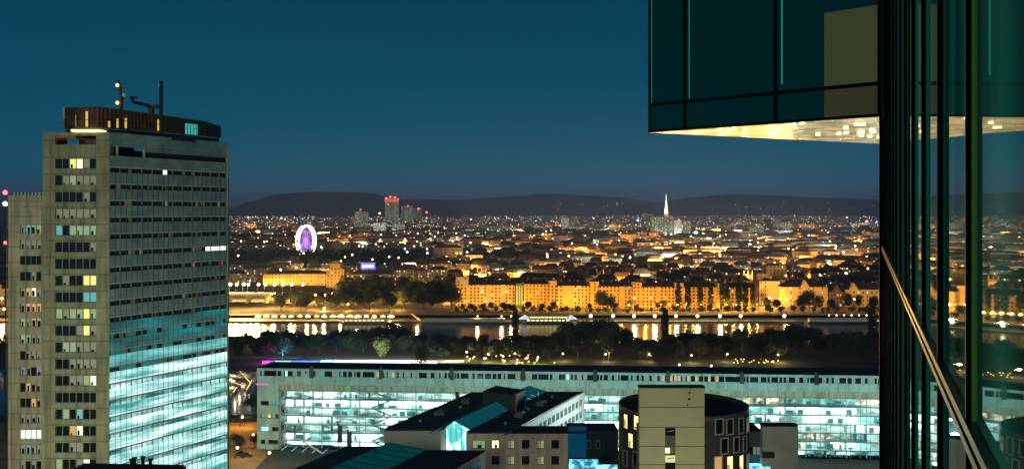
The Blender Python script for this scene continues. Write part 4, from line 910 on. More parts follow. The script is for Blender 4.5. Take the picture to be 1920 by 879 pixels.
def house(name, label, cat, group, cx, cy, w_, d_, rz, h, fm, rm, roof='pitch', rh=5, z0=4, chim=0, extra=None):
    KB[0] += 1
    o = empty(name, (cx, cy, z0), label, cat, group, rz)
    rc_ = rect(0, 0, w_, d_, 0)
    mb = MB(); mb.prism(rc_, -.5, h, 0, k=KB[0]); mb.build('wall', fm, o)
    mb = MB()
    if roof == 'pitch': roofgeo(mb, rc_, h, rh)
    else:
        mb.prism(rect(0, 0, w_ - .8, d_ - .8, 0), h + .02, h + .35); mb.box(-w_ * .2, w_ * .05, -d_ * .2, d_ * .2, h + .35, h + 2.6)
    r_ = mb.build('roof', rm, o)
    if chim:
        for k in range(chim): mb = MB(); a = -w_ / 2 + w_ * (k + .5) / chim; mb.box(a, a + 1.2, -1, .2, h + rh * .3, h + rh + 1.3); mb.build('chimney', brown, r_)
    return o
# --- the orange riverside apartment row
row = [(855, 878, 519, 975, 'leftmost tower end'), (878, 966, 534, 975, 'long wing'), (982, 1029, 533, 964, 'short wing'), (1029, 1044, 526, 958, 'tower bay'), (1044, 1107, 536, 955, 'wing'), (1107, 1123, 528, 950, 'tower bay'),
       (1123, 1187, 537, 947, 'wing'), (1187, 1203, 529, 942, 'tower bay'), (1203, 1266, 538, 940, 'wing'), (1266, 1282, 530, 939, 'tower bay'), (1282, 1345, 538, 938, 'wing'), (1345, 1360, 531, 938, 'tower bay'), (1360, 1418, 539, 938, 'wing')]
for i, (xa, xb, yt, D, nm) in enumerate(row):
    X0, X1 = XD(xa, D), XD(xb, D)
    after = ['left of the long plain wing', 'between the leftmost tower and the green lit stair', 'just right of the green lit stair', 'first tower bay right of the green stair', 'behind the restaurant boat canopy', 'second tower bay right of the green stair',
             'between the second and third tower bays', 'third tower bay right of the green stair', 'with cathedral spire above it', 'fourth tower bay behind the first poplars', 'behind the first poplars', 'fifth tower bay behind the last poplars', 'last wing before the bright street gap'][i]
    house('apartment_house', f'ochre lamplit apartment {nm}, {after}'[:110], 'apartment house', None, (X0 + X1) / 2, D + 7 + (0 if 'tower' in nm else .9), X1 - X0 - .1, 14, 0, ZD(yt, D) - 4, f_orange, roofm[0], 'pitch' if 'wing' in nm else 'flat', 4.5, chim=4 if 'wing' in nm else 0)
o = empty('stair_tower', (XD(974, 970), 972, 4), 'green lit glass stair tower in the orange apartment row', 'stair tower')
mb = MB(); mb.box(XD(967, 970), XD(981, 970), 968, 976, 3.5, ZD(532, 968), 0)
for k in range(3): x = 968.5 + k * 4.6; mb.box(XD(x, 967.9), XD(x + 2.2, 967.9), 967.8, 968, 6, ZD(536, 968), 1 if k != 1 else 2)
rel(o, mb).build('shaft', [M('stair_dark_green', (.03, .12, .05), .6), E('green_lit_glass', (.05, .4, .12), .5), E('green_dark_glass', (.02, .2, .05), .3)], o)
mb = MB(); mb.box(XD(966.5, 970), XD(981.5, 970), 967.7, 976, ZD(532, 968), ZD(532, 968) + .5); rel(o, mb).build('roof', dark, o)
# --- bright street canyon and the gabled houses at the right
def pxhouse(xa, xb, yt, D, dep, fm, rm, label, roof='pitch', rh=5, chim=0, name='town_house', cat='house', rz=0):
    X0, X1 = XD(xa, D), XD(xb, D); return house(name, label, cat, None, (X0 + X1) / 2, D + dep / 2, X1 - X0, dep, rz, ZD(yt, D) - 4, fm, rm, roof, rh, chim=chim)
f_yel = facade('yellow_plaster_facade', [(0, (.6, .45, .2)), (.5, (.6, .45, .2))], 4.5, 4.2, .15, 1.5, wu=(.35, .65), wv=(.3, .8))
pxhouse(1424, 1462, 527, 985, 16, f_yel, roofm[0], 'orange plaster house glowing in the bright street gap', 'flat')
pxhouse(1436, 1475, 498, 1120, 16, f_yel, roofm[0], 'tall orange house above the bright street gap', 'flat')
pxhouse(1418, 1440, 512, 1060, 14, f_yel, roofm[1], 'narrow orange house at the head of the bright street', 'flat')
for i, (xa, xb, yt, D, lab) in enumerate(((1466, 1552, 538, 965, 'wide ochre house with a pointed gable over its middle'), (1553, 1584, 546, 968, 'dark brown house with small pointed gable'), (1586, 1660, 543, 965, 'ochre terrace with projecting end bays beside the glass tower'), (1662, 1760, 543, 965, 'ochre terrace beyond the dark glass wall'))):
    o = pxhouse(xa, xb, yt, D, 16, f_yel if i != 1 else f_old, roofm[1], lab, 'pitch', 7, 3)
    mb = MB(); X = 0 if i < 2 else -12; hh = ZD(yt, D) - 4
    mb.poly([(X - 5, -8.6, hh - 1), (X + 5, -8.6, hh - 1), (X, -8.6, hh + 7)]); mb.poly([(X - 5, -8.6, hh), (X, -8.6, hh + 7), (X, 2, hh + 7), (X - 5, -2, hh)]); mb.poly([(X + 5, -8.6, hh), (X, -8.6, hh + 7), (X, 2, hh + 7), (X + 5, -2, hh)]); mb.build('gable', f_yel if i != 1 else brown, o)
# --- hand placed landmarks
house('riverside_hall', 'long yellow lamplit hall left of the square tower house', 'hall', None, (XD(490, 1235) + XD(612, 1235)) / 2, 1255, 84, 24, R(6), 15, f_yel, roofm[0], 'pitch', 4)
o = pxhouse(612, 645, 503, 1215, 18, f_yel, roofm[0], 'yellow floodlit square tower house with a raised cap', 'flat', name='tower_house')
mb = MB(); hh = ZD(503, 1215) - 4; mb.box(-6.5, 6.5, -9.6, 8, hh + .4, hh + 5); mb.box(-8.5, 8.5, -10.5, 9, hh + 5, hh + 6.2); mb.box(-4, 4, -7, 6, hh + 6.2, hh + 9); mb.build('cap_storey', f_yel, o)
LMK = [(970, 1015, 473, 1900, 20, f_orange, 'flat', 'brown tower block with pale lit stair window above the orange row'), (867, 906, 441, 3000, 30, f_orange, 'flat', 'glowing orange block above the left apartment wing'),
       (906, 1020, 449, 2900, 40, f_old, 'flat', 'long amber lit building in the mid distance'), (893, 1020, 464, 2600, 26, f_orange, 'flat', 'low orange lit range under the amber building'), (1077, 1105, 459, 2550, 20, f_white, 'flat', 'bright white office cube right of centre'),
       (1105, 1170, 462, 2500, 24, f_cream, 'flat', 'pale cream office range beside the white cube'), (1240, 1366, 461, 2350, 22, f_cream, 'flat', 'long flat cream lit office below the cathedral'), (1178, 1225, 442, 2700, 22, f_old, 'flat', 'brown block left of the cathedral front'),
       (1052, 1066, 408, 3900, 24, f_green, 'flat', 'left slim high rise of the mid city pair'), (1068, 1085, 406, 3800, 24, f_green, 'flat', 'right lit high rise of the mid city pair'),
       (1222, 1262, 407, 3150, 30, f_green, 'flat', 'lit high rise in front of the cathedral spire'), (1264, 1278, 413, 3100, 20, f_white, 'flat', 'white glowing tower right of the cathedral spire'), (1282, 1296, 414, 3120, 20, f_green, 'flat', 'slim greenish tower near the blue lit square'),
       (1408, 1432, 424, 3400, 30, f_green, 'flat', 'stepped olive high rise in the right mid city'), (1455, 1485, 417, 3450, 30, f_green, 'flat', 'broad lit high rise at the right'), (1455, 1487, 432, 3300, 20, f_white, 'flat', 'white lit block before the broad high rise'),
       (1385, 1408, 434, 3200, 20, f_cream, 'flat', 'cream block at the left of the olive high rise'), (722, 746, 369, 6500, 60, f_green, 'flat', 'tall far tower crowned with red lights'), (752, 772, 386, 6600, 60, f_green, 'flat', 'lower far tower with pink lit top'), (774, 790, 390, 6500, 50, f_green, 'flat', 'stubby far tower with red beacon'),
       (665, 688, 397, 4300, 40, f_green, 'flat', 'dark high rise with one lit shaft left of the red tower'), (700, 722, 418, 3700, 30, f_white, 'flat', 'white lit office left of the pale pair'), (735, 757, 420, 3600, 30, f_white, 'flat', 'right office of the pale pair'),
       (480, 487, 432, 3200, 16, f_orange, 'flat', 'small lone orange chimney house at the left'), (1480, 1570, 487, 1500, 18, f_cream, 'flat', 'warm lit long house at the right'), (1572, 1655, 488, 1480, 18, f_orange, 'flat', 'orange lit long house touching the glass wall'),
       (1300, 1385, 495, 1420, 16, f_orange, 'flat', 'orange strip house above the poplars'), (1195, 1240, 500, 1350, 18, f_orange, 'flat', 'orange corner house right of the third tower bay'), (910, 985, 510, 1180, 16, f_orange, 'flat', 'low orange roof house behind the long wing'),
       (650, 735, 514, 1300, 20, f_old, 'pitch', 'hall under the blue neon sign'), (738, 820, 512, 1310, 20, f_old, 'pitch', 'long hall with a red roof and lamp row'), (800, 860, 494, 1500, 20, f_white, 'flat', 'teal lit hall behind the grove')]
for (xa, xb, yt, D, dep, fm, rf, lab) in LMK:
    pxhouse(xa, xb, yt, D, dep, fm, roofm[2 if rf == 'flat' else 0], lab, rf, 4, name='city_block' if yt > 430 else 'high_rise', cat='building' if yt > 430 else 'high-rise')
def beacon(x, y, D, r, m_, label, nm='beacon_lamp', cat='beacon', post=6):
    p_ = P(x, y, D); o = empty(nm, (p_[0], p_[1], p_[2] - post), label, cat); mb = MB(); mb.ball((0, 0, post), r); mb.build('lamp_globe', m_, o)
    mb = MB(); mb.tube((0, 0, 0), (0, 0, post), r * .2, 5); mb.build('post', dark, o); return o
for i, (x, y, D, s_, m_) in enumerate(((724, 372, 6490, 6, lampr), (732, 369, 6490, 6, lampr), (740, 370, 6490, 6, lampr), (746, 374, 6490, 5, lampr), (728, 383, 6490, 4, lampr), (785, 391, 6480, 6, lampr), (800, 398, 6400, 7, lampr), (765, 386, 6580, 4, lampr), (676, 393, 4290, 3, lampr), (712, 400, 4500, 4, lampo))):
    beacon(x, y, D, s_, m_, ['red beacon at the far left of the red crowned tower top', 'topmost red beacon of the red crowned tower', 'red beacon right of the topmost one', 'red beacon on the right edge of the tower top', 'red beacon low on the red crowned tower', 'red beacon on the stubby far tower', 'big lone red beacon right of the far towers', 'red beacon on the pink topped tower', 'red beacon over the dark high rise', 'orange beacon between the high rises'][i])
E_red = E('red_lit_band', (1, .10, .12), .7); o = pxhouse(721, 747, 371, 6488, 4, E_red, E_red, 'red lit crown band of the tallest far tower', 'flat', name='crown_sign', cat='sign')
o.location.z = ZD(379, 6488); o.scale.z = .12
# left edge mast
o = empty('radio_mast', (XD(11, 420), 420, 2), 'thin mast with red and white lamps left of the tower wing', 'mast')
mb = MB(); mb.tube((0, 0, 0), (0, 0, ZD(360, 420) - 2), .5, 6, r2=.25); mb.build('pole', dark, o)
for y, m_, r_ in ((361, lampr, 1.0), (382, lampw, .9), (455, lampr, .7)): mb = MB(); mb.ball((0, -.6, ZD(y, 420) - 2), r_); mb.build('lamp_globe', m_, o)
# cathedral
D = 3400; o = empty('cathedral', (XD(1249, D), D, 4), 'cathedral with a tall floodlit white spire above the skyline', 'cathedral')
wh = M('pale_stone', (.75, .75, .72), .8); mb = MB()
zb = ZD(412, D) - 4; z1 = ZD(398, D) - 4; z2 = ZD(364, D) - 4
def frus(mb, r0, r1, z0, z1_, n=8, m=0):
    for i in range(n):
        a, b_ = 2 * math.pi * (i + .5) / n, 2 * math.pi * (i + 1.5) / n
        mb.poly([(r0 * math.cos(a), r0 * math.sin(a), z0), (r0 * math.cos(b_), r0 * math.sin(b_), z0), (r1 * math.cos(b_), r1 * math.sin(b_), z1_), (r1 * math.cos(a), r1 * math.sin(a), z1_)], m)
mb.box(-9, 9, -9, 9, 0, zb); frus(mb, 9.5, 7.5, zb, z1); frus(mb, 7.5, 3.6, z1, z1 + (z2 - z1) * .45); frus(mb, 3.6, .4, z1 + (z2 - z1) * .45, z2)
for a in range(4): x_ = 8 * (1 if a % 2 else -1); y_ = 8 * (1 if a // 2 else -1); mb.tube((x_, y_, zb - 5), (x_, y_, zb + 14), 1.5, 5, r2=.1)
mb.build('spire', wh, o)
mb = MB(); mb.prism([(-20, 10), (20, 10), (20, 90), (-20, 90)], 0, 32); mb.build('nave_wall', wh, o); mb = MB(); roofgeo(mb, [(-20, 10), (-20, 90), (20, 90), (20, 10)][::-1], 32, 30); mb.build('roof', roofm[1], o)
def light(kind, name, loc, energy, col, par=None, size=1.0, target=None, spot=60, size_y=None):
    l_ = bpy.data.lights.new(name, kind); l_.energy = energy; l_.color = col
    if kind == 'POINT': l_.shadow_soft_size = size
    if kind == 'SPOT': l_.spot_size = R(spot); l_.spot_blend = .5; l_.shadow_soft_size = size
    if kind == 'AREA': l_.shape = 'RECTANGLE'; l_.size = size; l_.size_y = size_y or 1
    lo = bpy.data.objects.new(name, l_); COL.objects.link(lo); lo.location = loc
    if target is not None: lo.rotation_euler = (Vector(target) - Vector(loc)).to_track_quat('-Z', 'Y').to_euler()
    if par: lo.parent = par
    return lo
for dx in (-45, 45): light('SPOT', 'spire_floodlight', (XD(1249, D) + dx, D - 70, 90), 7.5e5, (.95, 1, .98), size=3, target=(XD(1249, D), D, 145), spot=70)
# giant wheel
D = 2150; WR_ = 34.0; o = empty('ferris_wheel', (XD(574, D), D, 4), 'giant wheel glowing white and violet above the dark wood', 'ferris wheel')
zc_ = ZD(452, D) - 4 + 1; ang = R(69); ux, uy = math.cos(ang), math.sin(ang)
def wpt(a, r_, off=0): return Vector((ux * math.cos(a) * r_ - uy * off, uy * math.cos(a) * r_ + ux * off, zc_ + math.sin(a) * r_))
n = 40
for off, m_ in ((-3.5, E('rim_white', (1, .92, .80), 5.0)), (3.5, E('rim_pink', (1, .72, .95), 4.0))):
    mb = MB()
    for i in range(n): mb.tube(wpt(2 * math.pi * i / n, WR_, off), wpt(2 * math.pi * (i + 1) / n, WR_, off), 1.9, 6)
    mb.build('rim', m_, o)
mb = MB()
for i in range(30): a = 2 * math.pi * i / 30; mb.tube(wpt(a, 1.5, -2), wpt(a, WR_, -4), .22, 4); mb.tube(wpt(a, 1.5, 2), wpt(a, WR_, 4), .22, 4)
mb.build('spokes', E('spoke_violet', (.6, .2, .95), 1.5), o)
mb = MB(); mb.tube(wpt(0, 0, -7), wpt(0, 0, 7), 2.4, 10); mb.build('hub', E('hub_violet', (.25, .05, 1), 2.0), o)
mb = MB()
for off in (-8, 8):
    for sg in (-1, 1):
        p_ = wpt(0, 0, off * .8); mb.tube((p_[0] + sg * 15 * ux, p_[1] + sg * 15 * uy, 0), p_, 1.2, 6)
mb.build('support_legs', E('support_violet', (.4, .15, 1), 1.2), o)
for i in range(15):
    mb = MB(); p_ = wpt(2 * math.pi * (i + .5) / 15, WR_ + 2.2); mb.box(p_[0] - 1.6, p_[0] + 1.6, p_[1] - 2.5, p_[1] + 2.5, p_[2] - 1.6, p_[2] + 1.2); mb.box(p_[0] - 1.9, p_[0] + 1.9, p_[1] - 2.8, p_[1] + 2.8, p_[2] + 1.2, p_[2] + 1.6); mb.build('gondola', M('gondola_red', (.4, .05, .04), .5) if i == 0 else bpy.data.materials['gondola_red'], o)
# --- ordinary town houses: the nearest as objects, the rest as one mass
occ = [(XD((a + b_) / 2, D_ + 8), D_ + 8, (XD(b_, D_) - XD(a, D_)) / 2 + 8, 24) for (a, b_, _, D_, *r_) in LMK] + [(XD(1140, 950), 950, 330, 32), (XD(1440, 1040), 1040, 18, 100), (XD(555, 1255), 1255, 60, 28), (XD(628, 1225), 1225, 20, 22), (XD(1249, 3430), 3430, 40, 80), (XD(574, 2150), 2150, 50, 20), (XD(1600, 972), 972, 100, 26)]
def free(x, y, r_): return not any(abs(x - a) < r_ + c and abs(y - b_) < r_ + d_ for a, b_, c, d_ in occ)
rc = random.Random(5); nh = 0
glab = ['dim', 'brownish', 'pale', 'grey']; near_l = [(470, 'left by the office tower'), (574, 'around the giant wheel'), (690, 'behind the blue neon sign'), (800, 'behind the dark grove'), (930, 'behind the long orange wing'), (1080, 'behind the middle tower bays'), (1230, 'under the cathedral spire'), (1370, 'behind the poplars'), (1500, 'behind the gabled houses'), (1650, 'beside the glass tower wall'), (1850, 'reflected right of the glass wall')]
Dr = 1010.0
while Dr < 2300:
    xp = 425 + rc.uniform(0, 20)
    while xp < 1720:
        wpx = rc.uniform(26, 44) * 1100 / Dr * (1.5 if Dr > 1500 else 1); xm = xp + wpx / 2; X = XD(xm, Dr); Wm = wpx / F * Dr * .92
        wood = xp < 850 and Dr < 1230
        if not wood and not (640 < xp < 720 and 1200 < Dr < 1300) and not (xp < 800 and 1450 < Dr < 2200) and free(X, Dr, 4) and nh < 292:
            lm = min(near_l, key=lambda a: abs(a[0] - xm))[1]; rk = 'first streets' if Dr < 1200 else ('middle streets' if Dr < 1550 else 'rear streets'); pit = rc.random() < .7; tint = 'pitched' if pit else 'flat'
            house('town_house', f'{tint} roofed town house in the {rk} {lm}', 'house', f'{tint} roofed town houses in the {rk} {lm}', X, Dr + rc.uniform(-6, 6), Wm, rc.uniform(12, 18), R(rc.uniform(-7, 7)), rc.uniform(15, 23), f_old, roofm[rc.randrange(2)] if pit else roofm[2], 'pitch' if pit else 'flat', rc.uniform(4, 7), chim=rc.choice((0, 2, 3)) if Dr < 1250 else 0)
            nh += 1; DEND = Dr
        xp += wpx * (1.0 if rc.random() < .72 else 1.35)
    Dr += 44 + (Dr - 1000) * .045
mb = MB(); kk = 2000; D = 1480.0; nst = 0
while D < 9800:
    stp = 30 + (D - 1400) * .022; half = D * .62
    X = -half * .85
    while X < half * .72:
        wm_ = rc.uniform(18, 44) * (1 + D / 9000)
        if free(X + wm_ / 2, D, 3) and rc.random() < .85 and not (X < -180 * D / 1900 and D < 2200) and D > DEND + 30:
            hgt = rc.uniform(13, 24) * (1.6 if rc.random() < .05 else 1) * (2.6 if rc.random() < .008 else 1); kk += 1; nst += 1
            rr_ = rect(X + wm_ / 2, D + rc.uniform(-8, 8), wm_, rc.uniform(12, 20), R(rc.uniform(-14, 14))); base = 4 + max(0, (D - 5500)) * .006 * (1 + .5 * math.sin(X / 900))
            mb.prism(rr_, 0, base + hgt, 0, 1, k=kk % 900)
            if D < 4200 and rc.random() < .7: roofgeo(mb, rr_, base + hgt, rc.uniform(3, 6), 1 + (kk % 2))
        X += wm_ * rc.uniform(1.02, 1.5)
    D += stp
D = 985.0
while D < DEND + 60:
    for xa_, xb_ in ((-700, 425), (1765, 2500)):
        X = XD(xa_, D)
        while X < XD(xb_, D) - 20:
            wm_ = rc.uniform(18, 36); kk += 1; rr_ = rect(X + wm_ / 2, D + rc.uniform(-6, 6), wm_, rc.uniform(12, 18), R(rc.uniform(-8, 8))); hgt = rc.uniform(14, 23)
            mb.prism(rr_, 0, 4 + hgt, 0, 1, k=kk % 900); roofgeo(mb, rr_, 4 + hgt, rc.uniform(3, 6), 1 + (kk % 2)); X += wm_ * rc.uniform(1.05, 1.4)
    D += 48 + (D - 980) * .04
mb.build('city_blocks', [f_far, roofm[0], roofm[1]], kind='stuff', label='countless lit houses of the far city')
# left-hand city seen past the tower and behind the camera side is the same mass
# --- lamps
def lamp_proto(name, h, r_, m_, arm=1.2):
    o = bpy.data.objects.new(name, None); COL.objects.link(o)
    mb = MB(); mb.tube((0, 0, 0), (0, 0, h), .14, 6, r2=.09); mb.tube((0, 0, h), (arm, -.4, h + .3), .07, 5); mb.build('pole', dark, o)
    mb = MB(); mb.ball((arm, -.4, h + .1), r_, 0, 10, 6); mb.build('lamp_head', m_, o); kids(o); return o
lp_q = lamp_proto('street_lamp', 4.6, 1.25, E('quay_lamp_glow', (1, .80, .42), 16)); lp_o = lamp_proto('street_lamp', 9, 1.1, E('sodium_lamp_glow', (1, .50, .12), 9)); lp_b = lamp_proto('street_lamp', 15, 1.5, E('bridge_lamp_glow', (1, .72, .40), 12)); lp_t = lamp_proto('street_lamp', 6, .32, E('dim_sodium_glow', (1, .5, .12), 4)); lp_s = lamp_proto('street_lamp', 4.5, .55, E('park_lamp_glow', (1, .70, .30), 8))  # quay globes enlarged so their size takes in the glare
def lamp(pr, x, y, z, label, group, e_=0, col=(1, .6, .2), h=7, r_=1.0):
    if pr.name in USED: o = copy_tree(pr)
    else: o = pr; USED.add(pr.name)
    o.location = (x, y, z); tag(o, label, 'street lamp', group)
    if e_: light('POINT', 'lamp_light', (x + 1.2, y - 2.4 - r_, z + h), e_, col, size=r_)
    return o
for i, x in enumerate((1105, 1147, 1186, 1225, 1265, 1305, 1347, 1386, 1468, 893, 938, 956)):
    lamp(lp_q if x > 1050 else lp_s, XD(x, 862), 862, 1.4, ('round bright quay lamp reflected in the river' if x > 1050 else 'small quay lamp before the long orange wing'), ('bright quay lamps' if x > 1050 else 'small quay lamps'), 20000 if x > 1050 else 6000, (1, .72, .3))
for i in range(8): lamp(lp_s, XD(1552 + i * 14, 870), 870, 1.4, 'small promenade lamp before the gabled houses', 'promenade lamps before the gabled houses', 5000 if i % 2 else 0, (1, .75, .4), 4.5, .5)
rs0 = random.Random(4)
# sodium lamps between the road and the apartments light their fronts
for i, x in enumerate(range(862, 1430, 15)):
    D = 975 - (x - 862) * .12 if x < 1180 else 938
    lamp(lp_t, XD(x, D - 12), max(D - 12, 926), 4.2, 'sodium street lamp at the foot of the ochre apartment row', 'lamps of the ochre apartment row', 12500 * rs0.uniform(.45, 1.7), (1, .43, .035), 6, .3)
for i, (x, y, D, e_) in enumerate(((1440, 575, 962, 160000), (1432, 560, 1010, 140000), (1452, 540, 1075, 90000), (1473, 580, 950, 12000), (1530, 580, 950, 15000), (1600, 580, 948, 12000), (1640, 580, 948, 10000), (1515, 588, 945, 9000))):
    lamp(lp_o, XD(x, D), D, 4, ['bright white orange lamp at the mouth of the street gap', 'lamp deep in the bright street gap', 'lamp at the far end of the street gap', 'lamp before the left side of the wide gabled house', 'lamp before the right side of the wide gabled house', 'lamp before the ochre terrace', 'lamp nearest the glass wall on the far bank', 'low lamp among the trees of the wide gabled house'][i], None, e_, (1, .46, .09), 9, 1.2)
for i, (x, D, e_) in enumerate(((2, 960, 50000), (10, 1150, 70000), (6, 880, 30000), (1700, 935, 20000), (1800, 935, 20000), (1900, 935, 20000))):
    lamp(lp_o, XD(x, D), D, 4 if D > 890 else 1.4, ['orange lamp at the far left edge beside the tower wing', 'upper orange lamp at the far left edge', 'quay lamp at the far left edge', 'first quay lamp hidden by the glass tower', 'second quay lamp hidden by the glass tower', 'third quay lamp hidden by the glass tower'][i], None, e_, (1, .5, .14), 9, 1.2)
# bridge with its lamp row
br = empty('road_bridge', (XD(430, 1010), 1010, 4), 'lit road bridge running in from behind the office tower', 'bridge')
mb = MB(); xa, xb = XD(300, 1010), XD(512, 1010); mb.box(xa, xb, 1000, 1022, 12, 13.6, 0, 1); mb.box(xa, xb, 999.6, 1000, 12, 14.6, 0)
rel(br, mb).build('deck', [M('bridge_concrete', (.45, .40, .32), .8), asph], br)
for k in range(6): mb = MB(); x_ = xa + 12 + k * 20; mb.box(x_, x_ + 2, 1003, 1019, 3.5, 12); rel(br, mb).build('pier', conc_l, br)
mb = MB(); mb.box(xa, xb, 1003, 1004, 13.62, 14.3); mb.box(xa + 10, xb - 20, 1011, 1012, 13.62, 14.1); rel(br, mb).build('road_glow_strip', E('traffic_glow', (1, .74, .36), 5.0), br)  # road glow added as emissive strips on the deck
for i, x in enumerate((430, 442, 455, 464, 483, 496, 513, 529, 545, 566)):
    lamp(lp_b, XD(x, 1030), 1030, ZD(533, 1030) - 15, ['first bridge lamp beside the office tower'] and f"tall bridge lamp {['beside the tower', 'second from the tower', 'third from the tower', 'fourth from the tower', 'fifth from the tower', 'sixth from the tower', 'seventh from the tower', 'third from the row end', 'second from the row end', 'at the row end by the yellow hall'][i]}", None, 90000, (1, .54, .13), 15, 1.5)
for i, (x, y) in enumerate(((634, 535), (607, 553), (621, 550), (653, 543), (667, 553), (636, 547), (590, 553), (750, 553), (836, 555), (606, 578), (650, 570), (780, 527), (791, 527))):
    D = 96 * F / (y + 12 - HY) if y > 540 else 1120
    D = min(max(D, 930), 1150); z = ZD(y, D) - 9
    lamp(lp_o if i < 11 else lp_s, XD(x, D), D, z, ['brightest lamp on the slope below the tower house', 'lamp left of the twin lamps in the grove', 'right of the twin lamps in the grove', 'lamp above the grove right of the tower house', 'yellow lamp at the grove edge', 'orange lamp between the twin lamps and the slope', 'small lamp at the left grove edge', 'lamp in front of the middle grove trees', 'lamp just left of the ochre tower end', 'low lamp above the white tents', 'low lamp right of the white tents', 'left pale lamp deep in the grove', 'right pale lamp deep in the grove'][i], None, 45000, (1, .48, .10), 9, 1.2)
# promenade stalls at the left
tentw = M('tent_canvas', (.8, .76, .66), .7); rs = random.Random(9)
for i in range(17):
    x = 486 + i * 15.5; X = XD(x, 880); o = empty('market_tent', (X, 876 + (i % 2) * 1.5, 1.4), 'white pointed market tent in the row on the lit quay', 'tent', 'market tents on the lit quay')
    s_ = 5 if i not in (9, 10, 11, 12, 16) else 7; mb = MB()
    for a, b_ in (((-1, -1), (1, -1)), ((1, -1), (1, 1)), ((1, 1), (-1, 1)), ((-1, 1), (-1, -1))): mb.poly([(a[0] * s_ / 2, a[1] * 2.4, 2.6), (b_[0] * s_ / 2, b_[1] * 2.4, 2.6), (0, 0, 4.4)])
    mb.build('canopy', tentw, o)
    for a in (-1, 1):
        mb = MB(); mb.tube((a * s_ / 2, -2.3, 0), (a * s_ / 2, -2.3, 2.6), .1, 4); mb.build('leg', steel, o)
    mb = MB(); mb.box(-s_ * .35, s_ * .35, -.4, .4, 1.9, 2.3); mb.build('lamp_bar', rs.choice([L_warm, E('stall_w', (1, .85, .6), 5), E('stall_y', (1, .65, .2), 4)]), o)
    if i % 2 == 0: light('POINT', 'tent_light', (X, 872, 7.5), 13000, (1, .62, .2), size=.8)
for i, (x, D, h_) in enumerate(((440, 930, 8), (475, 935, 8), (510, 950, 8), (550, 945, 7), (590, 940, 7), (700, 935, 7), (745, 935, 7))): light('POINT', 'slope_fill', (XD(x, D), D, 4 + h_), 38000, (1, .48, .09), size=1.2)  # added warm fill over the slope, no lamp bodies
for i in range(5): light('POINT', 'quay_fill', (XD(432 + i * 12, 872), 872, 9), 60000, (1, .60, .18), size=1.4)  # added fill lights for the left quay, no lamp bodies
# boats and pontoon
def ship(x0, x1, D, hh, label, decks=2, mwin=None, name='river_ship', dome=False):
    X0, X1 = XD(x0, D), XD(x1, D); L = X1 - X0; o = empty(name, (X0, D, .5), label, 'ship'); mb = MB()
    hp = [(0, 0), (L * .04, -3.4), (L * .93, -3.4), (L, 0), (L * .93, 3.4), (L * .04, 3.4)]; mb.prism(hp, -.4, 1.6); mb.build('hull', M('hull_dark', (.05, .05, .06), .4), o)
    for k in range(decks):
        mb = MB(); z = 1.6 + k * 2.7; mb.box(L * (.06 + .05 * k), L * (.9 - .06 * k), -2.9, 2.9, z, z + 2.6, 0); mb.build('deck_house', M('cabin_paint', (.5, .46, .4), .6), o)
        n_ = max(3, int(L / 4.5))
        for j in range(n_):
            a = L * (.08 + .05 * k) + j * (L * (.8 - .1 * k)) / n_; mb = MB(); mb.box(a, a + (L * .8 / n_) * .72, -2.98, -2.88, z + .8, z + 2.0); mb.build('window', mwin or L_warm, o)
    mb = MB(); mb.box(L * .05, L * .92, -3.3, 3.3, 1.6 + decks * 2.7, 1.8 + decks * 2.7); mb.build('roof', M('ship_roof', (.5, .48, .45), .6), o)
    if dome:
        for f_ in (.04, .88):
            mb = MB(); c = Vector((L * f_, -1, 2.8))
            for k in range(8): a, b_ = math.pi * 2 * k / 8, math.pi * 2 * (k + 1) / 8; mb.poly([c + Vector((6 * math.cos(a), 3 * math.sin(a), 1.2)), c + Vector((6 * math.cos(b_), 3 * math.sin(b_), 1.2)), c + Vector((0, 0, 5.2))])
            mb.build('canopy', E('canopy_lit', (.85, .9, 1), .8), o)
    return o
ship(980, 1082, 853, 5, 'restaurant ship with yellow windows and white canopies at both ends', 2, E('deck_win', (.95, .8, .25), 1.6), dome=True)
ship(1508, 1650, 853, 4, 'long dark passenger ship moored below the promenade lamps', 1, L_dim); ship(786, 962, 852, 3, 'low dark landing pontoon ship left of the restaurant ship', 1, L_dim); ship(640, 735, 852, 3, 'white passenger ship moored before the tents', 1, L_warm)
o = empty('footbridge', (XD(778, 866), 866, 2), 'small orange lit gangway bridge down to the river', 'bridge'); mb = MB(); a = P(772, 588, 889); b_ = P(788, 601, 856); mb.tube(a, b_, .8, 6); rel(o, mb).build('ramp', M('ramp_orange', (.5, .3, .12), .7), o); light('POINT', 'ramp_light', tuple(P(782, 588, 860)), 9000, (1, .55, .2), size=.6)
cpt = [M('car_paint', c_, .35) for c_ in ((.02, .02, .025), (.35, .35, .36), (.25, .03, .02), (.03, .06, .15))]
for i in range(44):
    x = 862 + i * 13.2 + rs.uniform(-3, 3)
    if x > 1420: break
    o = empty('parked_car', (XD(x, 918), 921.5, 4.28), ['black', 'silver', 'red', 'dark blue'][i % 4] + ' car parked at the foot of the ochre apartments', 'car', ['black', 'silver', 'red', 'dark blue'][i % 4] + ' cars parked before the ochre apartments')
    mb = MB(); mb.box(-2.2, 2.2, -.9, .9, .3, .95); mb.hexa([(-1.4, -.8, .95), (1.3, -.8, .95), (1.3, .8, .95), (-1.4, .8, .95), (-.9, -.65, 1.5), (.7, -.65, 1.5), (.7, .65, 1.5), (-.9, .65, 1.5)]); mb.build('body', cpt[i % 4], o)
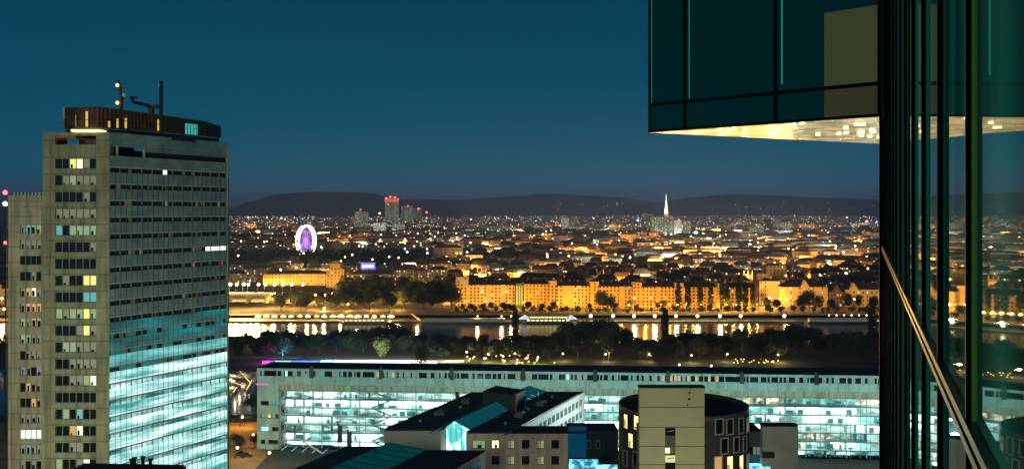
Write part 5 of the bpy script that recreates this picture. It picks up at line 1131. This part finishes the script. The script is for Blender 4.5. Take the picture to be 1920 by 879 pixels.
# blue neon sign, its lettering unreadable in the photograph
o = empty('neon_sign', (XD(690, 1295), 1295, ZD(505, 1295)), 'bright blue neon sign on the hall roof', 'sign'); mb = MB(); sw = XD(703, 1295) - XD(676, 1295); mb.box(-sw / 2, sw / 2, 0, .6, .5, ZD(496, 1295) - ZD(509, 1295)); mb.build('panel', E('neon_blue', (.02, .06, 1), 1.8), o)
for k in range(7): mb = MB(); mb.box(-sw * .4 + k * sw * .115, -sw * .4 + k * sw * .115 + sw * .08, -.3, -.05, 2.6, 5.8 + (k % 3 == 0) * .9); mb.build('letter', E('neon_pale', (.4, .75, 1), 3.0) if k == 0 else bpy.data.materials['neon_pale'], o)
for k in (-1, 1): mb = MB(); mb.box(k * sw * .4 - .3, k * sw * .4 + .3, 0, .5, -2, .5); mb.build('post', dark, o)
# park lamps on the island
for i, (x, y) in enumerate(((872, 664), (912, 668), (962, 666), (1052, 667), (1132, 668), (1214, 668), (1293, 670), (1360, 668), (1455, 669), (1270, 688), (1215, 693), (985, 675), (940, 672), (1330, 690), (905, 676), (1005, 674))):
    D = 95 * F / (y - HY); D = min(D, 645); lamp(lp_s, XD(x, D), D, ZD(y, D) - 4.5 if ZD(y, D) - 4.5 > 2 else 2, f"park lamp {['left of the bright flower beds', 'over the left flower bed', 'over the right flower bed', 'left of two lamps above the white wing', 'right of two lamps above the white wing', 'above the stair core left edge', 'above the stair core right edge', 'left of the lit lawn', 'over the lit lawn with orange glow', 'low on the lawn above the drum', 'low above the stair core', 'in the flower beds middle', 'in the flower beds left part', 'low right of the drum lawn', 'closest to the green lamplit tree', 'at the right end of the flower beds'][i]}", None, 5200, (1, .72, .25), 4.5, .5)
for x, e_, c_ in ((615, 9e3, (.7, 1, 1)), (660, 1.3e4, (.9, 1, 1)), (700, 1.3e4, (.95, 1, 1)), (740, 1.3e4, (1, 1, .95)), (780, 1.1e4, (1, 1, .8)), (845, 5e3, (1, .9, .6)), (560, 9e3, (.05, .25, 1)), (535, 7e3, (.1, .5, 1)), (505, 4e3, (1, .05, .6)), (590, 5e3, (.1, .8, 1))):
    light('POINT', 'path_light', (XD(x, 628), 626, 7), e_, c_, size=.6)
for i, (xa, xb, c_, s_, lab) in enumerate(((492, 514, (1, .05, .6), 1.5, 'magenta'), (516, 545, (.3, .95, 1), 1.6, 'pale cyan'), (547, 596, (.1, .3, 1), 1.6, 'blue'), (600, 625, (.3, .95, 1), 1.5, 'turquoise'), (627, 770, (1, 1, .97), 1.8, 'white'), (772, 820, (.95, .95, .85), 1.1, 'fading cream'))):
    D = 612; o = empty('path_glow_strip', (XD((xa + xb) / 2, D), D, 2), f'{lab} emissive strip standing for the lit park path behind the slab', 'path glow')
    hw = XD(xb, D) - XD(xa, D); mb = MB(); mb.box(-hw / 2, hw / 2, -.2, .2, .8, 2.8); mb.build('panel', E('path_glow_' + lab.replace(' ', '_'), c_, s_), o)  # glow of the lit path put in as a low emissive strip
    for k in range(3): mb = MB(); a = -hw / 2 + hw * k / 2; mb.box(a - .1, a + .1, .2, .4, 0, 3.7); mb.build('post', steel, o)
# flower beds and marina
fm_ = E('garden_string_lights', (1, .62, .15), 2.5)
for i in range(26):
    x = rs.uniform(872, 1040); D = rs.uniform(612, 650); o = empty('garden_light', (XD(x, D), D, 2), 'small warm light in the garden beds beyond the dark roofs', 'garden light', 'warm garden lights'); mb = MB(); mb.ball((0, 0, .9), .55, 0, 6, 4); mb.build('globe', fm_, o); mb = MB(); mb.tube((0, 0, 0), (0, 0, .7), .08, 4); mb.build('stake', dark, o)
for i in range(22):
    x = rs.uniform(1375, 1460); D = rs.uniform(616, 632); o = empty('garden_light', (XD(x, D), D, 2), 'tiny orange light beside the lit lawn right of the drum', 'garden light', 'tiny lawn lights'); mb = MB(); mb.ball((0, 0, .8), .4, 0, 6, 4); mb.build('globe', fm_, o); mb = MB(); mb.tube((0, 0, 0), (0, 0, .6), .08, 4); mb.build('stake', dark, o)
for i in range(9):
    x = 428 + rs.uniform(0, 52); D = rs.uniform(520, 575); o = empty('moored_boat', (XD(x, D), D, 2.1), 'small white motor boat moored in the dark marina', 'boat', 'moored marina boats', rs.uniform(0, 3)); mb = MB(); mb.prism([(-3.4, -1.1), (2, -1.2), (4.2, 0), (2, 1.2), (-3.4, 1.1)], 0, 1.1); mb.build('hull', white, o)
    mb = MB(); mb.prism([(-1.6, -.8), (1.2, -.8), (1.8, 0), (1.2, .8), (-1.6, .8)], 1.1, 2.0); mb.build('cabin', rs.choice([L_warm, L_cre, white]), o)
for i, (x0, y0, x1, y1) in enumerate(((450, 700, 470, 722), (462, 735, 472, 718), (430, 706, 452, 712), (440, 722, 458, 728), (437, 740, 444, 730))):
    D = 98 * F / ((y0 + y1) / 2 - HY); a = P(x0, y0, 98 * F / (y0 - HY)); b_ = P(x1, y1, 98 * F / (y1 - HY)); c = (a + b_) / 2; o = empty('jetty', (c[0], c[1], 2.1), ['upper long jetty with amber edge light', 'right slanting jetty with amber edge light', 'left jetty near the tower edge', 'middle short jetty among boats', 'lowest tiny jetty in the marina'][i], 'jetty')
    a.z = b_.z = 2.7; mb = MB(); mb.tube(a, b_, .8, 4); rel(o, mb).build('walkway', conc_l, o); a.z = b_.z = 3.5; mb = MB(); mb.tube(a, b_, .14, 4); rel(o, mb).build('edge_light', E('jetty_amber', (1, .65, .2), 2.2), o)
    light('POINT', 'jetty_light', (c[0], c[1], 9), 500, (1, .75, .5), size=.5)
# sodium-lit yard beside the slab
for (x, y, e_) in ((450, 800, 9000), (470, 835, 2600), (440, 860, 2600), (500, 870, 1800)):
    D = 98 * F / (y - HY); lamp(lp_s, XD(x, D), D, 2.05, {450: 'yard lamp nearest the water', 470: 'yard lamp by the grass strip', 440: 'yard lamp beside the tower foot', 500: 'yard lamp under the slab end'}[x], None, e_, (1, .50, .08), 9, .5)
for i, (x, y) in enumerate(((445, 790), (466, 786), (452, 853), (462, 856))):
    D = 98 * F / (y - HY); o = empty('parked_car', (XD(x, D), D, 2.05), ['dark car at the left of the yard edge', 'dark car at the right of the yard edge', 'left car on the sandy yard', 'right car on the sandy yard'][i], 'car', None, R(8 + i * 5))
    mb = MB(); mb.box(-2.2, 2.2, -.9, .9, .35, .95); mb.build('body', M('car_paint', (.03, .035, .05), .3), o); mb = MB(); mb.hexa([(-1.4, -.8, .95), (1.3, -.8, .95), (1.3, .8, .95), (-1.4, .8, .95), (-.9, -.65, 1.5), (.7, -.65, 1.5), (.7, .65, 1.5), (-.9, .65, 1.5)]); mb.build('cabin', glass_d, o)
    for a in (-1.4, 1.4):
        for b_ in (-.9, .9): mb = MB(); mb.tube((a, b_ - .1, .34), (a, b_ + .1, .34), .34, 10); mb.build('wheel', dark, o)
for i, (x, y, s) in enumerate(((468, 770, .45), (482, 772, .5), (445, 838, .35), (452, 842, .3), (476, 838, .3))):
    D = 98 * F / (y - HY); place(protos[i], XD(x, D), D, 2, s, i, ['bushy tree at the water beside the slab end', 'second bushy tree hugging the slab end', 'low bush in the grass strip', 'bush right beside it in the grass strip', 'small bush in the yard'][i], 'tree', None)
# added unseen fill lights that brighten the near buildings
lamp(lp_s, -60, 170, 2.0, 'added lamp post out of view at the tower foot', None); light('SPOT', 'added_plaza_fill', (-75, 130, 40), 85000, (1, .94, .58), size=2, target=(-92, 200, 75), spot=95)
for x_ in (-100, -60, -20, 20, 60, 100, 140): light('POINT', 'added_court_fill', (x_, 352, 22), 14500, (.60, 1, .92), size=1.5)
light('SPOT', 'added_plaza_fill', (38, 130, 30), 26000, (1, .98, .62), size=1.5, target=(33, 172, 55), spot=70)
light('SPOT', 'added_plaza_fill', (2, 200, 14), 7500, (1, .84, .66), size=1.5, target=(4, 238, 38), spot=80)
light('AREA', 'added_wall_fill', (38, 268, 40), 9000, (.75, 1, .95), size=30, size_y=3, target=(15, 262, 40))
# added area lights standing in for street glow, then lamps for sparkle
for i in range(190):
    D = rc.uniform(1080, 2600) if i < 130 else rc.uniform(2600, 5200); x = rc.uniform(430, 1650) if i % 5 else rc.uniform(1200, 1650)
    if (x < 850 and D < 1250) or (x < 800 and 1400 < D < 2250): continue
    light('AREA', 'added_street_glow', (XD(x, D), D, 25), 95000 * rc.uniform(.4, 1.8) * (D / 1300) ** 1.3, rc.choice(((1, .36, .05), (1, .42, .08), (1, .42, .08), (1, .55, .2), (.85, .95, .7))), size=40 * D / 1500, size_y=3, target=(XD(x, D), D + 30, 8))
cl_ = [lamp_proto('street_lamp', 12, 1.15, E('city_lamp_' + str(i), c_, s_)) for i, (c_, s_) in enumerate((((1, .5, .12), 7), ((1, .75, .4), 9), ((.8, 1, .85), 8), ((1, .9, .7), 9)))]
colw = ['orange', 'warm', 'greenish white', 'pale']
nl = 0
while nl < 110:
    D = rc.uniform(1020, 3000); x = rc.uniform(430, 1650)
    if x < 850 and D < 1200: continue
    ci = rc.choice((0, 0, 1, 1, 2, 3)); lm = min(near_l, key=lambda a: abs(a[0] - x))[1]; pr = cl_[ci]
    o = lamp(pr, XD(x, D), D, rc.uniform(8, 14), f'{colw[ci]} street lamp among the houses {lm}', f'{colw[ci]} street lamps {lm}'); s_ = .8 + D / 3500; o.scale = (s_,) * 3; nl += 1
mbs = [MB() for _ in range(1)]; mb = mbs[0]
for i in range(2300):
    D = rc.uniform(2600, 9500); x = rc.uniform(425, 1700)
    if math.sin(x / 37.0) + math.sin(D / 410.0 + x / 90.0) < rc.uniform(-1.6, 1.2): continue
    X = XD(x, D); base = 4 + max(0, D - 5500) * .006; mb.ball((X, D, base + rc.uniform(14, 30)), D * .00030 * rc.uniform(.35, 1.0) ** 1.0 * (2.2 if rc.random() < .06 else 1), rc.choice((0, 0, 0, 1, 1, 1, 2, 3, 3, 4, 5) if rc.random() < .9 else (4, 5)), 5, 3)
for i in range(24):
    x = rc.uniform(1030, 1170) if i < 12 else rc.uniform(1280, 1640); D = 9400; mb.ball((XD(x, D), D, ZD(rc.uniform(379, 394), D)), 1.6, rc.choice((1, 3)), 5, 3)
mb.build('far_city_lights', [E('fl0', (1, .5, .12), 6), E('fl1', (1, .78, .45), 7), E('fl2', (.6, 1, .8), 6), E('fl3', (1, .95, .8), 8), E('fl4', (.1, .35, 1), 8), E('fl5', (1, .1, .1), 6)], kind='stuff', label='countless lamps of the far city')
for i, (x, y, D, r_, c_, nm) in enumerate(((1196, 413, 4500, 6, (.1, .4, 1), 'bright blue roof lamp left of the cathedral'), (1625, 415, 5000, 7, (1, .08, .25), 'red neon lamp close to the glass wall'), (1644, 416, 5000, 5, (.1, .25, 1), 'blue lamp close to the glass wall'), (1282, 520, 1250, 2.2, (1, .85, .4), 'big round yellow lamp above the poplars'), (1364, 522, 1250, 1.8, (1, .95, .8), 'white lamp above the last poplars'), (1305, 436, 3000, 6, (.15, .4, 1), 'blue lit square lamp right of the cathedral'))):
    beacon(x, y, D, r_, E('special_lamp_%d' % i, c_, 4), nm, 'roof_lamp', 'lamp', 8)

# added unseen area strips that light the fronts of the hand placed buildings
for (xa, xb, yt, D, dep, fm, rf, lab) in LMK:
    if D > 3500: continue
    hgt = ZD(yt, D) - 4; wid = XD(xb, D) - XD(xa, D); k_ = {f_orange: (1, .5, .10), f_old: (1, .55, .16), f_cream: (1, .85, .5), f_white: (.85, 1, .95), f_green: (.9, 1, .6)}[fm]
    e_ = {f_orange: 6.0, f_old: 4.5, f_cream: 2.2, f_white: 2.6, f_green: 1.0}[fm]
    light('AREA', 'added_front_fill', (XD((xa + xb) / 2, D), D - 14, 4 + hgt * .35), e_ * wid * hgt * 3.0, k_, size=wid * .9, size_y=2, target=(XD((xa + xb) / 2, D), D, 4 + hgt * .75))
for (x, y0, w_, e_) in ((-330, 1235, 90, 24000), (XD(628, 1196), 1196, 22, 12000)):
    light('AREA', 'added_front_fill', (XD(550, 1235) if w_ > 30 else x, y0, 9), e_, (1, .45, .06), size=w_, size_y=2, target=(XD(550, 1235) if w_ > 30 else x, y0 + 16, 17))
# far air
hz = MB(); hz.box(-17000, 17000, -400, 26500, -5, 420)
hzm = bpy.data.materials.new('haze_air'); hzm.use_nodes = True; t = hzm.node_tree; t.nodes.remove(t.nodes['Principled BSDF'])
pv_ = t.nodes.new('ShaderNodeVolumePrincipled'); pv_.inputs['Density'].default_value = 6.6e-5; pv_.inputs['Color'].default_value = (.30, .50, 1, 1)
t.links.new(pv_.outputs[0], t.nodes['Material Output'].inputs['Volume'])
hz.build('haze', hzm, kind='stuff')
sc.cycles.volume_bounces = 0; sc.cycles.volume_step_rate = 5
# every look-alike gets its place in its row
ORD = 'first second third fourth fifth sixth seventh eighth ninth tenth eleventh twelfth thirteenth fourteenth fifteenth sixteenth seventeenth eighteenth nineteenth twentieth'.split()
by = {}
for o in bpy.data.objects:
    if o.parent is None and o.get('label') and o.get('kind') is None: by.setdefault(o['label'], []).append(o)
for lab, os_ in by.items():
    if len(os_) < 2: continue
    os_.sort(key=lambda o: o.location.x / o.location.y)
    for i, o in enumerate(os_):
        if i < 20: o['label'] = f'{lab}, {ORD[i]} from left'
        elif len(os_) - i <= 20: o['label'] = f'{lab}, {ORD[len(os_) - 1 - i]} from right'

for o in bpy.data.objects:
    if o.get('label') and len(o['label'].split()) > 16: print('LONG', o['label'])
